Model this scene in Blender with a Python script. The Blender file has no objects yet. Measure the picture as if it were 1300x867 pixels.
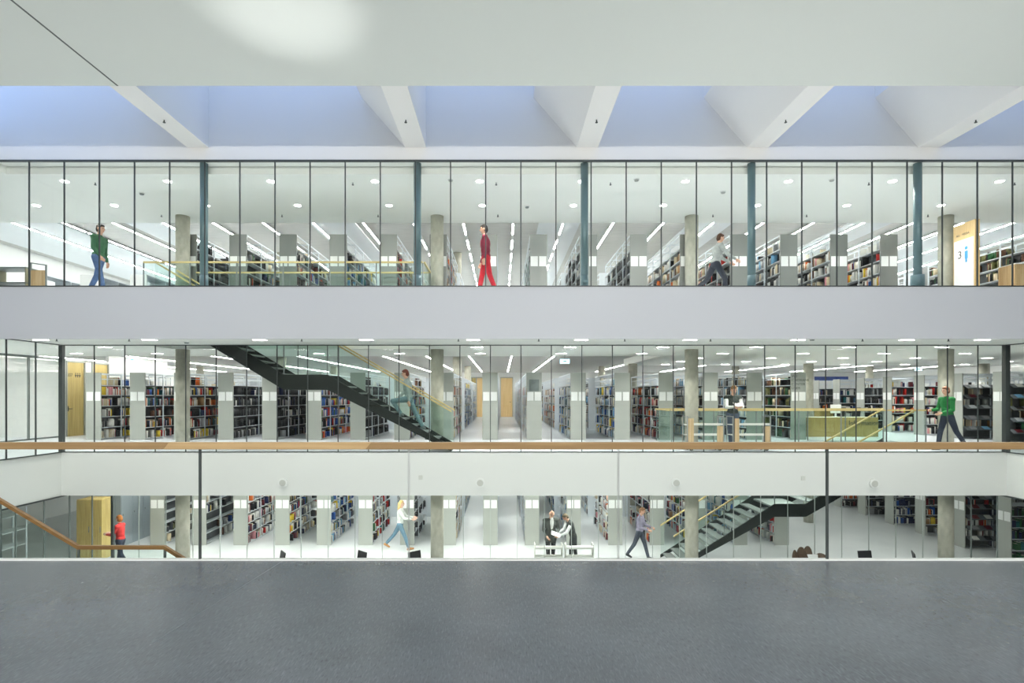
import bpy, math, random
import numpy as np
from mathutils import Vector, Matrix
S = bpy.context.scene
C = S.collection
random.seed(7)
# ------------------------------------------------------------------ camera
FPX, VX, VY, EYE = 690.0, 637.0, 502.0, 1.515
cam = bpy.data.cameras.new('camera'); camo = bpy.data.objects.new('camera', cam); C.objects.link(camo)
camo.location = (0, 0, EYE); camo.rotation_euler = (math.pi / 2, 0, 0)
cam.sensor_width = 36; cam.sensor_fit = 'HORIZONTAL'; cam.lens = 36 * FPX / 1300
cam.shift_x = (650 - VX) / 1300; cam.shift_y = (VY - 433.5) / 1300
cam.clip_end = 300; S.camera = camo
# ------------------------------------------------------------------ world, exposure
w = bpy.data.worlds.new('sky'); S.world = w; w.use_nodes = True
bgn = w.node_tree.nodes['Background']; bgn.inputs[0].default_value = (0.36, 0.54, 1.0, 1); bgn.inputs[1].default_value = 1.8
S.view_settings.view_transform = 'Standard'; S.view_settings.look = 'None'
S.view_settings.gamma = 1; S.view_settings.use_curve_mapping = False
S.view_settings.exposure = 0.75
cy = S.cycles
cy.max_bounces = 14; cy.diffuse_bounces = 5; cy.glossy_bounces = 5; cy.transparent_max_bounces = 30
cy.caustics_reflective = False; cy.caustics_refractive = False; cy.sample_clamp_indirect = 6
cy.use_denoising = True
STRIP_E, DOWN_E, BEAM_W = 40.0, 22.0, 118      # radiance of the strips and downlight lenses, watts of a downlight's beam
ATR_W = 215                        # watts of each added hall fill light

def area(name, loc, sx, sy, watts, col=(1, .98, .94), rot=(0, 0, 0), disk=False):
    l = bpy.data.lights.new(name, 'AREA'); l.energy = watts; l.color = col
    l.shape = 'DISK' if disk else 'RECTANGLE'; l.size = sx
    if not disk: l.size_y = sy
    o = bpy.data.objects.new(name, l); o.location = loc; o.rotation_euler = rot; C.objects.link(o); return o

ZL, ZM, ZT = -3.9, 0.0, 4.05         # floor levels: lower, middle (the gallery's own), upper
# fill lights added unseen behind the camera to light parapets and gallery floor
for ax in (-10, -6, -2, 2, 6, 10):
    area('hall_fill', (ax, -3.5, 7.1), .6, 0, ATR_W, rot=(math.radians(32), 0, 0), disk=True)
# lamps of the lower floor's ceiling (that ceiling is above the line of sight)
for k in range(13):
    area('lower_strip_lamp', (-13.0 + 2.3 * k, 25.5, -1.22), .3, 17, 82 if k < 9 else 40, (1, .99, .97))
for k in range(8):
    area('lower_front_lamp', (-10.8 + 3.3 * k, 17.2, -1.2), .35, 0, 42 if k < 5 else 16, disk=True)
# unseen fill spots added to brighten the hall ceiling, then one uplight washing it
for ax in (-10, -6.5, -.2, 3.2, 6.8, 10.4):
    u = bpy.data.lights.new('ceiling_fill', 'SPOT'); u.energy = 390; u.spot_size = math.radians(84); u.spot_blend = 1.0; u.shadow_soft_size = .2
    uo = bpy.data.objects.new('ceiling_fill', u); uo.location = (ax, 8.6, -3.7); uo.rotation_euler = (math.pi, 0, 0); C.objects.link(uo)
sp = bpy.data.lights.new('uplight', 'SPOT'); sp.energy = 420; sp.spot_size = math.radians(26); sp.spot_blend = 1.0; sp.shadow_soft_size = .15
spo = bpy.data.objects.new('uplight', sp); spo.location = (-3.3, 7.0, 3.4); spo.rotation_euler = (math.pi - 0.22, 0, 0)
spo.location = (-3.25, 8.15, -3.7); spo.rotation_euler = (math.pi, 0, 0); sp.energy = 1250; sp.spot_size = math.radians(15)
C.objects.link(spo)

# ------------------------------------------------------------------ colours, materials
def L(r, g=None, b=None):
    if g is None: r, g, b = r
    f = lambda c: (c / 255 / 12.92) if c / 255 <= .04045 else ((c / 255 + .055) / 1.055) ** 2.4
    return (f(r), f(g), f(b), 1)
MATS = {}
def mat(name, col, rough=.6, metal=0, spec=.5, noise=None, nscale=8, stretch=(1, 1, 1), bump=0, emit=0):
    """noise: second colour blended in by a noise texture in object space"""
    if name in MATS: return MATS[name]
    m = bpy.data.materials.new(name); m.use_nodes = True; nt = m.node_tree; p = nt.nodes['Principled BSDF']
    c = L(col)
    p.inputs['Base Color'].default_value = c; p.inputs['Roughness'].default_value = rough
    p.inputs['Metallic'].default_value = metal; p.inputs['Specular IOR Level'].default_value = spec
    if emit:
        p.inputs['Emission Color'].default_value = c; p.inputs['Emission Strength'].default_value = emit
    if noise is not None:
        tc = nt.nodes.new('ShaderNodeTexCoord'); mp = nt.nodes.new('ShaderNodeMapping'); n = nt.nodes.new('ShaderNodeTexNoise')
        mp.inputs['Scale'].default_value = stretch; n.inputs['Scale'].default_value = nscale; n.inputs['Detail'].default_value = 5
        nt.links.new(tc.outputs['Object'], mp.inputs[0]); nt.links.new(mp.outputs[0], n.inputs['Vector'])
        r = nt.nodes.new('ShaderNodeValToRGB'); r.color_ramp.elements[0].position = .35; r.color_ramp.elements[1].position = .68
        r.color_ramp.elements[0].color = c; r.color_ramp.elements[1].color = L(noise)
        nt.links.new(n.outputs['Fac'], r.inputs[0]); nt.links.new(r.outputs[0], p.inputs['Base Color'])
        if bump:
            b = nt.nodes.new('ShaderNodeBump'); b.inputs['Strength'].default_value = bump; b.inputs['Distance'].default_value = .004
            nt.links.new(n.outputs['Fac'], b.inputs['Height']); nt.links.new(b.outputs[0], p.inputs['Normal'])
    MATS[name] = m; return m
def wood(name, a, b, rough=.45, axis='x', sc=1.0):
    st = {'x': (.35, 9, 9), 'y': (9, .35, 9), 'z': (9, 9, .35)}[axis]
    return mat(name, a, rough, noise=b, nscale=3.0 * sc, stretch=st)
def glass(name, tint, refl=1.0):
    """thin clear pane: straight-through tint plus a mirror share growing at grazing angles"""
    m = bpy.data.materials.new(name); m.use_nodes = True; nt = m.node_tree; nt.nodes.clear()
    o = nt.nodes.new('ShaderNodeOutputMaterial'); mx = nt.nodes.new('ShaderNodeMixShader')
    t = nt.nodes.new('ShaderNodeBsdfTransparent'); g = nt.nodes.new('ShaderNodeBsdfGlossy'); g.inputs['Roughness'].default_value = 0
    t.inputs[0].default_value = (*tint, 1)
    lw = nt.nodes.new('ShaderNodeLayerWeight'); lw.inputs[0].default_value = .5
    pw = nt.nodes.new('ShaderNodeMath'); pw.operation = 'POWER'; pw.inputs[1].default_value = 4.5
    ml = nt.nodes.new('ShaderNodeMath'); ml.operation = 'MULTIPLY_ADD'; ml.inputs[1].default_value = .9 * refl; ml.inputs[2].default_value = .032 * refl
    nt.links.new(lw.outputs['Facing'], pw.inputs[0]); nt.links.new(pw.outputs[0], ml.inputs[0]); nt.links.new(ml.outputs[0], mx.inputs[0])
    nt.links.new(t.outputs[0], mx.inputs[1]); nt.links.new(g.outputs[0], mx.inputs[2]); nt.links.new(mx.outputs[0], o.inputs[0])
    MATS[name] = m; return m
G_PANE = glass('facade_glass', (.985, .992, .985), .5)
G_RAIL = glass('gallery_glass', (.972, .984, .977), .45)
G_STAIR = glass('stair_glass', (.925, .97, .958), .5)
M_WHITE = mat('white_paint', (228, 230, 228), .75)
M_BEAMW = mat('skylight_paint', (232, 231, 228), .8)
M_CEIL = mat('hall_ceiling_paint', (214, 218, 212), .85)
M_CEILI = mat('room_ceiling', (240, 242, 236), .85)
M_CEILC = mat('fairfaced_ceiling', (206, 206, 202), .85, noise=(192, 192, 188), nscale=5, stretch=(.3, 3, 1))
M_CEILW = mat('white_ceiling_panel', (236, 240, 242), .8)
M_FACU = mat('upper_parapet_paint', (206, 208, 213), .7)
M_FACL = mat('lower_parapet_paint', (222, 224, 221), .7)
M_FLOOR = mat('pale_floor', (226, 232, 236), .32, noise=(218, 225, 230), nscale=1.2)
M_FLOORL = mat('lower_floor', (216, 220, 220), .35, noise=(206, 211, 212), nscale=.9)
M_FRAME = mat('dark_frame', (62, 68, 68), .4)
M_FRAMEL = mat('grey_frame', (120, 128, 126), .4)
M_FRAMEP = mat('pale_frame', (168, 176, 172), .4)
M_SLOT = mat('ceiling_slot', (96, 100, 98), .8)
M_CONC = mat('column_concrete', (164, 164, 150), .8, noise=(190, 189, 174), nscale=6, stretch=(1, 1, .6), bump=.15)
M_STEEL = mat('steel_column_paint', (104, 130, 136), .35, metal=.2)
M_PANEL = mat('end_panel_grey', (166, 170, 163), .38, metal=.15)
M_PANELD = mat('end_panel_upper', (140, 143, 140), .42, metal=.6)
M_POST = mat('shelf_post_white', (218, 226, 232), .4)
M_BOARD = mat('shelf_board', (214, 220, 224), .4)
M_CARD = mat('index_card', (238, 240, 238), .6)
M_DARKB = mat('display_board', (96, 102, 106), .45)
M_OAK = wood('oak_rail', (154, 126, 88), (138, 110, 73))
M_OAKL = wood('oak_rail_light', (186, 158, 116), (170, 140, 96))
M_OAKY = wood('stair_rail_oak', (206, 190, 134), (188, 168, 112))
M_DOORW = wood('door_oak', (206, 186, 118), (182, 158, 92), axis='z')
M_DOORW2 = wood('door_oak_pale', (226, 196, 142), (210, 176, 120), axis='z')
M_CABW = wood('cabinet_oak', (206, 180, 138), (182, 150, 106), axis='z')
M_OLIVE = wood('desk_olive', (172, 152, 94), (160, 138, 82), axis='z')
M_STAIR = mat('stair_steel_dark', (32, 39, 36), .5, spec=.2)
M_TREAD = mat('stair_tread', (118, 124, 122), .7)
M_CHROME = mat('brushed_metal', (190, 194, 194), .3, metal=.8)
M_BLACK = mat('black_shell', (26, 28, 30), .5)
M_LAMP = mat('lamp_glow', (255, 252, 246), emit=DOWN_E)
M_STRIP = mat('strip_glow', (255, 253, 248), emit=STRIP_E)
M_TEXT = mat('dark_lettering', (58, 62, 58), .6)
M_LOCKER = mat('steel_locker', (176, 188, 194), .3, metal=.35)
M_BLUE = mat('blue_sign', (70, 160, 215), .5)
M_PAGE = mat('book_pages', (232, 228, 214), .8)

def floor_material():
    m = bpy.data.materials.new('gallery_lino'); m.use_nodes = True; nt = m.node_tree; p = nt.nodes['Principled BSDF']
    tc = nt.nodes.new('ShaderNodeTexCoord')
    def nz(scale, stretch, rot, lo, hi, c0, c1, det=4):
        mp = nt.nodes.new('ShaderNodeMapping'); mp.inputs['Scale'].default_value = stretch; mp.inputs['Rotation'].default_value = (0, 0, rot)
        n = nt.nodes.new('ShaderNodeTexNoise'); n.inputs['Scale'].default_value = scale; n.inputs['Detail'].default_value = det
        r = nt.nodes.new('ShaderNodeValToRGB'); r.color_ramp.elements[0].position = lo; r.color_ramp.elements[1].position = hi
        r.color_ramp.elements[0].color = c0; r.color_ramp.elements[1].color = c1
        nt.links.new(tc.outputs['Object'], mp.inputs[0]); nt.links.new(mp.outputs[0], n.inputs['Vector']); nt.links.new(n.outputs['Fac'], r.inputs[0])
        return r, n
    a, _ = nz(1.3, (1, 1, 1), 0, .3, .7, L(67, 74, 81), L(76, 83, 91))
    b, nb = nz(105, (1, .16, 1), .45, .5, .76, (0, 0, 0, 1), (1, 1, 1, 1))
    c, _ = nz(90, (1, .3, 1), -.1, .3, .45, (1, 1, 1, 1), (0, 0, 0, 1))
    def mix(fac, A, B, k):
        mu = nt.nodes.new('ShaderNodeMath'); mu.operation = 'MULTIPLY'; mu.inputs[1].default_value = k; nt.links.new(fac.outputs[0], mu.inputs[0])
        mx = nt.nodes.new('ShaderNodeMix'); mx.data_type = 'RGBA'; nt.links.new(mu.outputs[0], mx.inputs['Factor'])
        nt.links.new(A, mx.inputs[6]); mx.inputs[7].default_value = B; return mx.outputs[2]
    o1 = mix(b, a.outputs[0], L(116, 124, 131), .26)
    o2 = mix(c, o1, L(50, 56, 63), .5)
    nt.links.new(o2, p.inputs['Base Color']); p.inputs['Roughness'].default_value = .27; p.inputs['Specular IOR Level'].default_value = .45
    return m
M_LINO = floor_material()

# ------------------------------------------------------------------ mesh helpers
class MB:
    def __init__(s): s.v = []; s.f = []; s.m = []; s.sm = []
    def box(s, x0, x1, y0, y1, z0, z1, mi=0):
        b = len(s.v)
        s.v += [(x0, y0, z0), (x1, y0, z0), (x1, y1, z0), (x0, y1, z0), (x0, y0, z1), (x1, y0, z1), (x1, y1, z1), (x0, y1, z1)]
        for q in ((0, 3, 2, 1), (4, 5, 6, 7), (0, 1, 5, 4), (1, 2, 6, 5), (2, 3, 7, 6), (3, 0, 4, 7)):
            s.f.append([b + i for i in q]); s.m.append(mi); s.sm.append(False)
        return s
    def prism(s, poly, a0, a1, axis='y', mi=0):
        """poly of (u,v) extruded along axis: y -> (u,a,v); x -> (a,u,v); z -> (u,v,a)"""
        b = len(s.v); n = len(poly)
        for a in (a0, a1):
            for u, v in poly:
                s.v.append((u, a, v) if axis == 'y' else (a, u, v) if axis == 'x' else (u, v, a))
        s.f.append([b + i for i in range(n)]); s.f.append([b + n + i for i in reversed(range(n))])
        for i in range(n):
            j = (i + 1) % n; s.f.append([b + i, b + n + i, b + n + j, b + j])
        s.m += [mi] * (n + 2); s.sm += [False] * (n + 2); return s
    def cyl(s, x, y, z0, z1, r, n=20, r2=None, mi=0, axis='z'):
        b = len(s.v); r2 = r if r2 is None else r2
        for z, rr in ((z0, r), (z1, r2)):
            for i in range(n):
                a = 2 * math.pi * i / n; c, d = rr * math.cos(a), rr * math.sin(a)
                s.v.append((x + c, y + d, z) if axis == 'z' else (x + c, z, y + d) if axis == 'y' else (z, x + c, y + d))
        s.f.append([b + i for i in reversed(range(n))]); s.f.append([b + n + i for i in range(n)]); s.m += [mi, mi]; s.sm += [False, False]
        for i in range(n):
            j = (i + 1) % n; s.f.append([b + i, b + j, b + n + j, b + n + i]); s.m.append(mi); s.sm.append(True)
        return s
    def cap(s, a, b, ra, rb, n=12, k=4, mi=0):
        """rounded cone from a to b"""
        a = Vector(a); b = Vector(b); d = b - a; ln = d.length
        q = (d if ln > 1e-6 else Vector((0, 0, 1))).to_track_quat('Z', 'Y').to_matrix()
        prof = [(-ra * math.cos(t), ra * math.sin(t)) for t in [math.pi / 2 * i / k for i in range(k + 1)]]
        prof += [(ln + rb * math.sin(t), rb * math.cos(t)) for t in [math.pi / 2 * i / k for i in range(k + 1)]]
        base = len(s.v); rings = []
        for z, r in prof:
            if r < 1e-5: rings.append([len(s.v)]); s.v.append(tuple(a + q @ Vector((0, 0, z)))); continue
            rings.append(list(range(len(s.v), len(s.v) + n)))
            for i in range(n):
                t = 2 * math.pi * i / n; s.v.append(tuple(a + q @ Vector((r * math.cos(t), r * math.sin(t), z))))
        for A, B in zip(rings, rings[1:]):
            for i in range(n):
                j = (i + 1) % n
                if len(A) == 1: f = [A[0], B[j], B[i]]
                elif len(B) == 1: f = [A[i], A[j], B[0]]
                else: f = [A[i], A[j], B[j], B[i]]
                s.f.append(f); s.m.append(mi); s.sm.append(True)
        return s
    def ell(s, c, rx, ry, rz, rot=None, n=14, k=8, mi=0):
        base = len(s.v); c = Vector(c); R = rot or Matrix.Identity(3); rings = []
        for i in range(k + 1):
            t = math.pi * i / k; z = -math.cos(t); r = math.sin(t)
            if i in (0, k): rings.append([len(s.v)]); s.v.append(tuple(c + R @ Vector((0, 0, z * rz)))); continue
            rings.append(list(range(len(s.v), len(s.v) + n)))
            for j in range(n):
                a = 2 * math.pi * j / n; s.v.append(tuple(c + R @ Vector((r * rx * math.cos(a), r * ry * math.sin(a), z * rz))))
        for A, B in zip(rings, rings[1:]):
            for i in range(n):
                j = (i + 1) % n
                f = [A[0], B[j], B[i]] if len(A) == 1 else [A[i], A[j], B[0]] if len(B) == 1 else [A[i], A[j], B[j], B[i]]
                s.f.append(f); s.m.append(mi); s.sm.append(True)
        return s
    def mesh(s, name, mats):
        me = bpy.data.meshes.new(name); me.from_pydata(s.v, [], s.f)
        for m in (mats if isinstance(mats, (list, tuple)) else [mats]): me.materials.append(m)
        me.polygons.foreach_set('material_index', s.m); me.polygons.foreach_set('use_smooth', s.sm); me.update(); return me
def bx(*a, **k): return MB().box(*a, **k)
def obj(name, mb, mats, parent=None, loc=None, me=None):
    me = me or mb.mesh(name, mats); o = bpy.data.objects.new(name, me); C.objects.link(o)
    if parent: o.parent = parent
    if loc: o.location = loc
    return o
def put(name, me, parent=None, loc=None):
    o = bpy.data.objects.new(name, me); C.objects.link(o)
    if parent: o.parent = parent
    if loc: o.location = loc
    return o
def tag(o, label, cat, group=None):
    o['label'] = label; o['category'] = cat
    if group: o['group'] = group
    return o
def thing(name, label, cat, loc=(0, 0, 0), rz=0, group=None):
    o = bpy.data.objects.new(name, None); C.objects.link(o); o.empty_display_size = .1
    o.location = loc; o.rotation_euler = (0, 0, rz); return tag(o, label, cat, group)
def struct(name, mb, m, label=None, parent=None):
    o = obj(name, mb, m, parent)
    if not parent: o['kind'] = 'structure'
    if label: o['label'] = label
    return o
def bevel(o, w=.01, seg=2):
    b = o.modifiers.new('b', 'BEVEL'); b.width = w; b.segments = seg; b.limit_method = 'ANGLE'; return o
ORD = 'first second third fourth fifth sixth seventh eighth ninth tenth eleventh twelfth thirteenth fourteenth fifteenth sixteenth seventeenth eighteenth nineteenth twentieth'.split()
TENS = {20: 'twenty', 30: 'thirty', 40: 'forty', 50: 'fifty', 60: 'sixty', 70: 'seventy', 80: 'eighty', 90: 'ninety'}
def nth(i):   # 0-based
    i += 1
    if i <= 20: return ORD[i - 1]
    t, u = i // 10 * 10, i % 10
    return TENS[t][:-1] + 'ieth' if u == 0 else TENS[t] + '-' + ORD[u - 1]
def PX(px, Y): return (px - VX) * Y / FPX
def PZ(py, Y): return EYE - (py - VY) * Y / FPX

# ------------------------------------------------------------------ the building
XL, XR = -11.77, 13.49          # side edges of the void
X0, X1, YB = -20.0, 27.0, 38.6  # outer walls
# gallery we stand on
struct('floor_gallery', bx(X0, X1, -4, 4.98, -.35, 0), M_LINO)
struct('trim_1', bx(X0, X1, 4.98, 5.03, -.36, .012), M_WHITE, 'white metal edge strip under the glass railing')
sm_ = MB(); sm_.prism([(PX(359, 4.98), 4.97), (PX(359, 4.98) + .003, 4.97), (PX(190, 3.3) + .003, 3.3), (PX(190, 3.3), 3.3)], 0, .0015, 'z')
struct('trim_2', sm_, mat('lino_seam', (96, 103, 108), .5), 'thin welded seam in the dark floor')
struct('floor_lower', bx(X0, X1, 4.0, YB, ZL - .3, ZL), M_FLOORL)
struct('wall_gallery_rear', bx(X0, X1, -4.2, -4, ZL, 11), M_WHITE)
struct('wall_left', bx(X0 - .2, X0, -4.2, YB, ZL, 11), M_WHITE)
struct('wall_right', bx(X1, X1 + .2, -4.2, YB, ZL, 11), M_WHITE)
struct('wall_back', bx(X0, X1, YB, YB + .2, ZL, 11), M_WHITE)
struct('wall_below_gallery', bx(X0, X1, 4.0, 4.2, ZL, -.35), M_WHITE)
# middle slab: around the void and around the stair opening
def slab(name, z0, z1, rects, m):
    b = MB()
    for r in rects: b.box(*r, z0, z1)
    return struct(name, b, m)
YF, YG = 12.61, 14.52            # plane of the upper and the middle front
OPM = (5.2, 13.0, 16.7, 18.2)    # stair opening in the middle floor
OPT = (-9.6, -2.12, 14.66, 15.8) # stair opening in the upper floor
def around(x0, x1, y0, y1, op):
    a, b, c, d = op
    return [(x0, x1, y0, c), (x0, x1, d, y1), (x0, a, c, d), (b, x1, c, d)]
slab('floor_middle', -.1, 0, around(X0, X1, YG + .06, YB, OPM) + [(X0, XL - .06, 4, YG + .06), (XR + .06, X1, 4, YG + .06)], M_FLOOR)
slab('ceiling_lower', -1.16, -.1, around(X0, X1, YG + .06, YB, OPM) + [(X0, XL - .06, 4, YG + .06), (XR + .06, X1, 4, YG + .06)], M_CEILI)
slab('floor_upper', ZT - .1, ZT, around(X0, X1, YF + .06, YB, OPT) + [(X0, XL - .06, 4, YF + .06), (XR + .06, X1, 4, YF + .06)], M_FLOOR)
ZC = 2.87
sl = MB()
for r in around(X0, X1, YF + .06, 18.8, OPT) + [(X0, XL - .06, 4, YF + .06), (XR + .06, X1, 4, YF + .06), (5.5, X1, 18.8, 24.5)]: sl.box(*r, ZC, ZT - .1)
struct('ceiling_middle_front', sl, M_CEILI)
sl = MB(); sl.box(X0, 5.5, 18.8, YB, 3.15, ZT - .1); sl.box(5.5, X1, 24.5, YB, 3.15, ZT - .1)
struct('ceiling_middle_rear', sl, M_CEILC)
struct('wall_parapet_upper', bx(XL, XR, YF, YF + .06, 2.83, ZT + .0), M_FACU, 'white parapet band under the upper glass front')
struct('wall_parapet_upper_left', bx(XL - .06, XL, 4, YF + .06, 2.83, ZT), M_FACU)
struct('wall_parapet_upper_right', bx(XR, XR + .06, 4, YF + .06, 2.83, ZT), M_FACU)
struct('wall_parapet_middle', bx(XL, XR, YG, YG + .06, -1.16, -.0), M_FACL, 'white parapet band between middle and lower glass fronts')
struct('wall_parapet_middle_left', bx(XL - .06, XL, 4, YG + .06, -1.16, 0), M_FACL)
struct('wall_parapet_middle_right', bx(XR, XR + .06, 4, YG + .06, -1.16, 0), M_FACL)
# upper rooms' ceiling
ZU = 6.80
sl = MB(); sl.box(X0, X1, 12.98, 16.65, ZU, ZU + .9); sl.box(X0, XL - .06, 4, 12.98, ZU, ZU + .9); sl.box(XR + .06, X1, 4, 12.98, ZU, ZU + .9); sl.box(XL - .06, XR + .06, YF + .08, 12.98, 6.985, ZU + .9)
struct('ceiling_upper_front', sl, M_CEILI)
struct('ceiling_upper_rear', bx(X0, X1, 16.65, YB, 7.6, 7.9), M_CEILC)
for i, (a, b) in enumerate(((-19.5, -15.6), (-13.2, -11.9), (-6.75, -5.15), (1.3, 2.75), (6.6, 8.1), (12.2, 13.7), (16.5, 20))):
    struct('trim_%d' % (i + 10), bx(a, b, 16.7, YB - .1, 7.56, 7.6), M_CEILW, 'smooth white bay of the upper reading room ceiling')
struct('trim_3', bx(-15.4, -15.3, 16.7, YB - .1, 7.52, 7.6), M_FRAME, 'dark track running along the upper ceiling')
# hall ceiling and skylight slot
struct('ceiling_hall', bx(X0, X1, -4, 10.1, 7.265, 8.0), M_CEIL)
struct('trim_4', bx(-7.145, -7.115, -4, 10.09, 7.26, 7.27), M_SLOT, 'dark joint across the hall ceiling')
struct('wall_skylight_near', bx(X0, X1, 9.9, 10.1, 8.0, 11.2), M_BEAMW)
struct('wall_skylight_far', bx(X0, X1, YF, YF + .08, 6.98, 11.2), M_BEAMW, 'white wall above the upper glass front, washed by blue skylight')
struct('wall_skylight_left', bx(X0, X0 + .1, 10.1, YF, 6.9, 11.2), M_BEAMW)
struct('wall_skylight_right', bx(X1 - .1, X1, 10.1, YF, 6.9, 11.2), M_BEAMW)
for i, xr in enumerate((-6.8, -1.755, 2.23, 6.18, 10.15, 14.2)):
    b = MB().prism([(xr, 7.265), (xr, 10.6), (xr - 1.49, 10.6), (xr - 1.49, 8.42), (xr - .49, 7.265)], 10.1, YF, 'y')
    o = obj('ceiling_beam', b, M_BEAMW); tag(o, 'white tapered beam across the skylight slot, %s from left' % nth(i), 'beam', 'white beams across the skylight slot')
    if i < 5:
        h = thing('sprinkler', 'small dark sprinkler head under the %s white beam from left' % nth(i), 'sprinkler', (xr - .25, 11.35, 7.265), group='sprinkler heads')
        obj('pipe', MB().cyl(0, 0, -.045, 0, .012, 8), M_FRAME, h); obj('deflector', MB().cyl(0, 0, -.055, -.045, .028, 10), M_FRAME, h)
def sprinkler(x, y, z, lab):
    h = thing('sprinkler', lab, 'sprinkler', (x, y, z), group='sprinkler heads')
    put('pipe', SPR[0], h); put('deflector', SPR[1], h)
SPR = (MB().cyl(0, 0, -.05, 0, .012, 8).mesh('pipe', M_FRAME), MB().cyl(0, 0, -.062, -.05, .026, 10).mesh('deflector', M_FRAME))
for i, p in enumerate((72, 164, 383, 582, 684, 793, 902, 1012, 1095, 1204)):
    sprinkler(PX(p, 13.0), 13.0, ZC, 'tiny dark sprinkler under the middle soffit, %s from left' % nth(i))
for i, p in enumerate((121, 448, 630, 775, 1103, 1288)):
    sprinkler(PX(p, 13.5), 13.5, ZU, 'tiny dark sprinkler on the upper glass corridor ceiling, %s from left' % nth(i))
for i, p in enumerate((205, 358, 480, 632, 905, 1024, 1178)):
    sprinkler(PX(p, 15.9), 15.9, ZU, 'tiny dark sprinkler further back on the upper ceiling, %s from left' % nth(i))

# ---------------- glazed fronts: each front is structure with its panes and mullions as parts
def front_x(n, y, z0, z1, x0, x1, px0, step, label, mw=.026, mm=M_FRAME, top=True):
    root = obj('window_%d' % n, MB().box(x0, x1, y - .02, y + .05, z1 - .035, z1).box(x0, x1, y - .02, y + .05, z0 - .012, z0 + .012), M_FRAME)
    root['kind'] = 'structure'; root['label'] = label
    xs = [px0 + step * i for i in range(-60, 60)]; xs = [x0] + [x for x in xs if x0 + .15 < x < x1 - .15] + [x1]
    for a, b in zip(xs, xs[1:]):
        obj('pane', bx(a + .008, b - .008, y, y + .012, z0, z1 - .03), G_PANE, root)
    me = bx(-mw / 2, mw / 2, -.004, .02, z0, z1 - .03).mesh('mullion', mm)
    for x in xs: put('mullion', me, root, (x, y, 0))
    return xs
def front_y(n, x, z0, z1, ys, label, mm=M_FRAME):
    y0, y1 = ys[0], ys[-1]
    root = obj('window_%d' % n, MB().box(x - .03, x + .03, y0, y1, z1 - .035, z1).box(x - .03, x + .03, y0, y1, z0 - .012, z0 + .012), M_FRAME)
    root['kind'] = 'structure'; root['label'] = label
    for a, b in zip(ys, ys[1:]): obj('pane', bx(x - .006, x + .006, a + .01, b - .01, z0, z1 - .03), G_PANE, root)
    me = bx(-.014, .014, -.013, .013, z0, z1 - .03).mesh('mullion', mm)
    for y in ys: put('mullion', me, root, (x, y, 0))
P = .8155
front_x(1, YF + .005, ZT, 6.98, XL, XR, PX(36.5, YF), P, 'glazed front of the upper floor')
front_x(2, YG + .02, 0, 2.885, XL, XR, PX(118.8, YG), P, 'glazed front of the middle floor', mw=.02)
front_x(3, 16.44, ZL, -1.16, XL, XR, PX(210.5, 16.44), .818, 'glazed front of the lower floor', mw=.018, mm=M_FRAMEP)
front_y(4, XL, 0, 2.885, [YG + .02 - .815 * k for k in range(11, -1, -1)], 'glazed left flank of the middle floor')
front_y(5, XR, 0, 2.885, [YG + .02 - .815 * k for k in range(11, -1, -1)], 'glazed right flank of the middle floor')
front_y(6, XL, ZL, -1.16, [16.44 - .82 * k for k in range(13, -1, -1)], 'glazed left flank of the lower floor', M_FRAMEL)
front_y(7, XR, ZL, -1.16, [16.44 - .82 * k for k in range(13, -1, -1)], 'glazed right flank of the lower floor', M_FRAMEL)
front_y(8, XL, ZT, 6.98, [YF + .02 - .815 * k for k in range(9, -1, -1)], 'glazed left flank of the upper floor')
front_y(9, XR, ZT, 6.98, [YF + .02 - .815 * k for k in range(9, -1, -1)], 'glazed right flank of the upper floor')
for i, (x, y, z0, z1, w_) in enumerate(((XL, YG + .02, 0, 2.88, .1), (XR, YG + .02, 0, 2.88, .12), (XL, 16.44, ZL, -1.16, .07), (XR, 16.44, ZL, -1.16, .09))):
    struct('trim_%d' % (30 + i), bx(x - w_ / 2, x + w_ / 2, y - w_ / 2, y + w_ / 2, z0, z1), M_FRAME, 'dark corner post of the glazed front')

# ---------------- columns
floors = (('upper', ZT, ZU, (16.05,)), ('upper', ZT, 7.6, (23.25,)), ('middle', ZM, ZC, (16.05,)), ('middle', ZM, 3.15, (23.25, 30.5)), ('lower', ZL, -1.16, (16.05, 23.25)))
for fl, z0, z1, ys in floors:
    for y in ys:
        n = 0
        for x in (-16.93, -9.42, -1.907, 5.605, 13.116, 20.63):
            px = VX + x * FPX / y
            zt_ = ZC if (fl == 'middle' and y == 23.25 and x > 5.5) else z1
            if not (-20 < px < 1320): continue
            if x < -16 and y < 24: continue
            o = obj('concrete_column', MB().cyl(0, 0, 0, zt_ - z0, .19, 28), M_CONC, loc=(x, y, z0))
            row = 'front' if y < 17 else 'second' if y < 24 else 'third'
            tag(o, 'round concrete column, %s row, %s from left, %s floor' % (row, nth(n), fl), 'column', 'round concrete columns'); n += 1
for i, px in enumerate((259, 530, 742, 954, 1165)):
    x = PX(px, 12.83)
    t = thing('steel_column', 'slender blue-grey steel column behind the upper glass, %s from left' % nth(i), 'column', (x, 12.83, ZT), group='slender steel columns of the upper floor')
    obj('shaft', MB().cyl(0, 0, 0, 6.985 - ZT, .088, 24), M_STEEL, t)
    obj('base_collar', MB().cyl(0, 0, 0, .3, .14 if i == 4 else .092, 24), M_STEEL, t)

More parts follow.
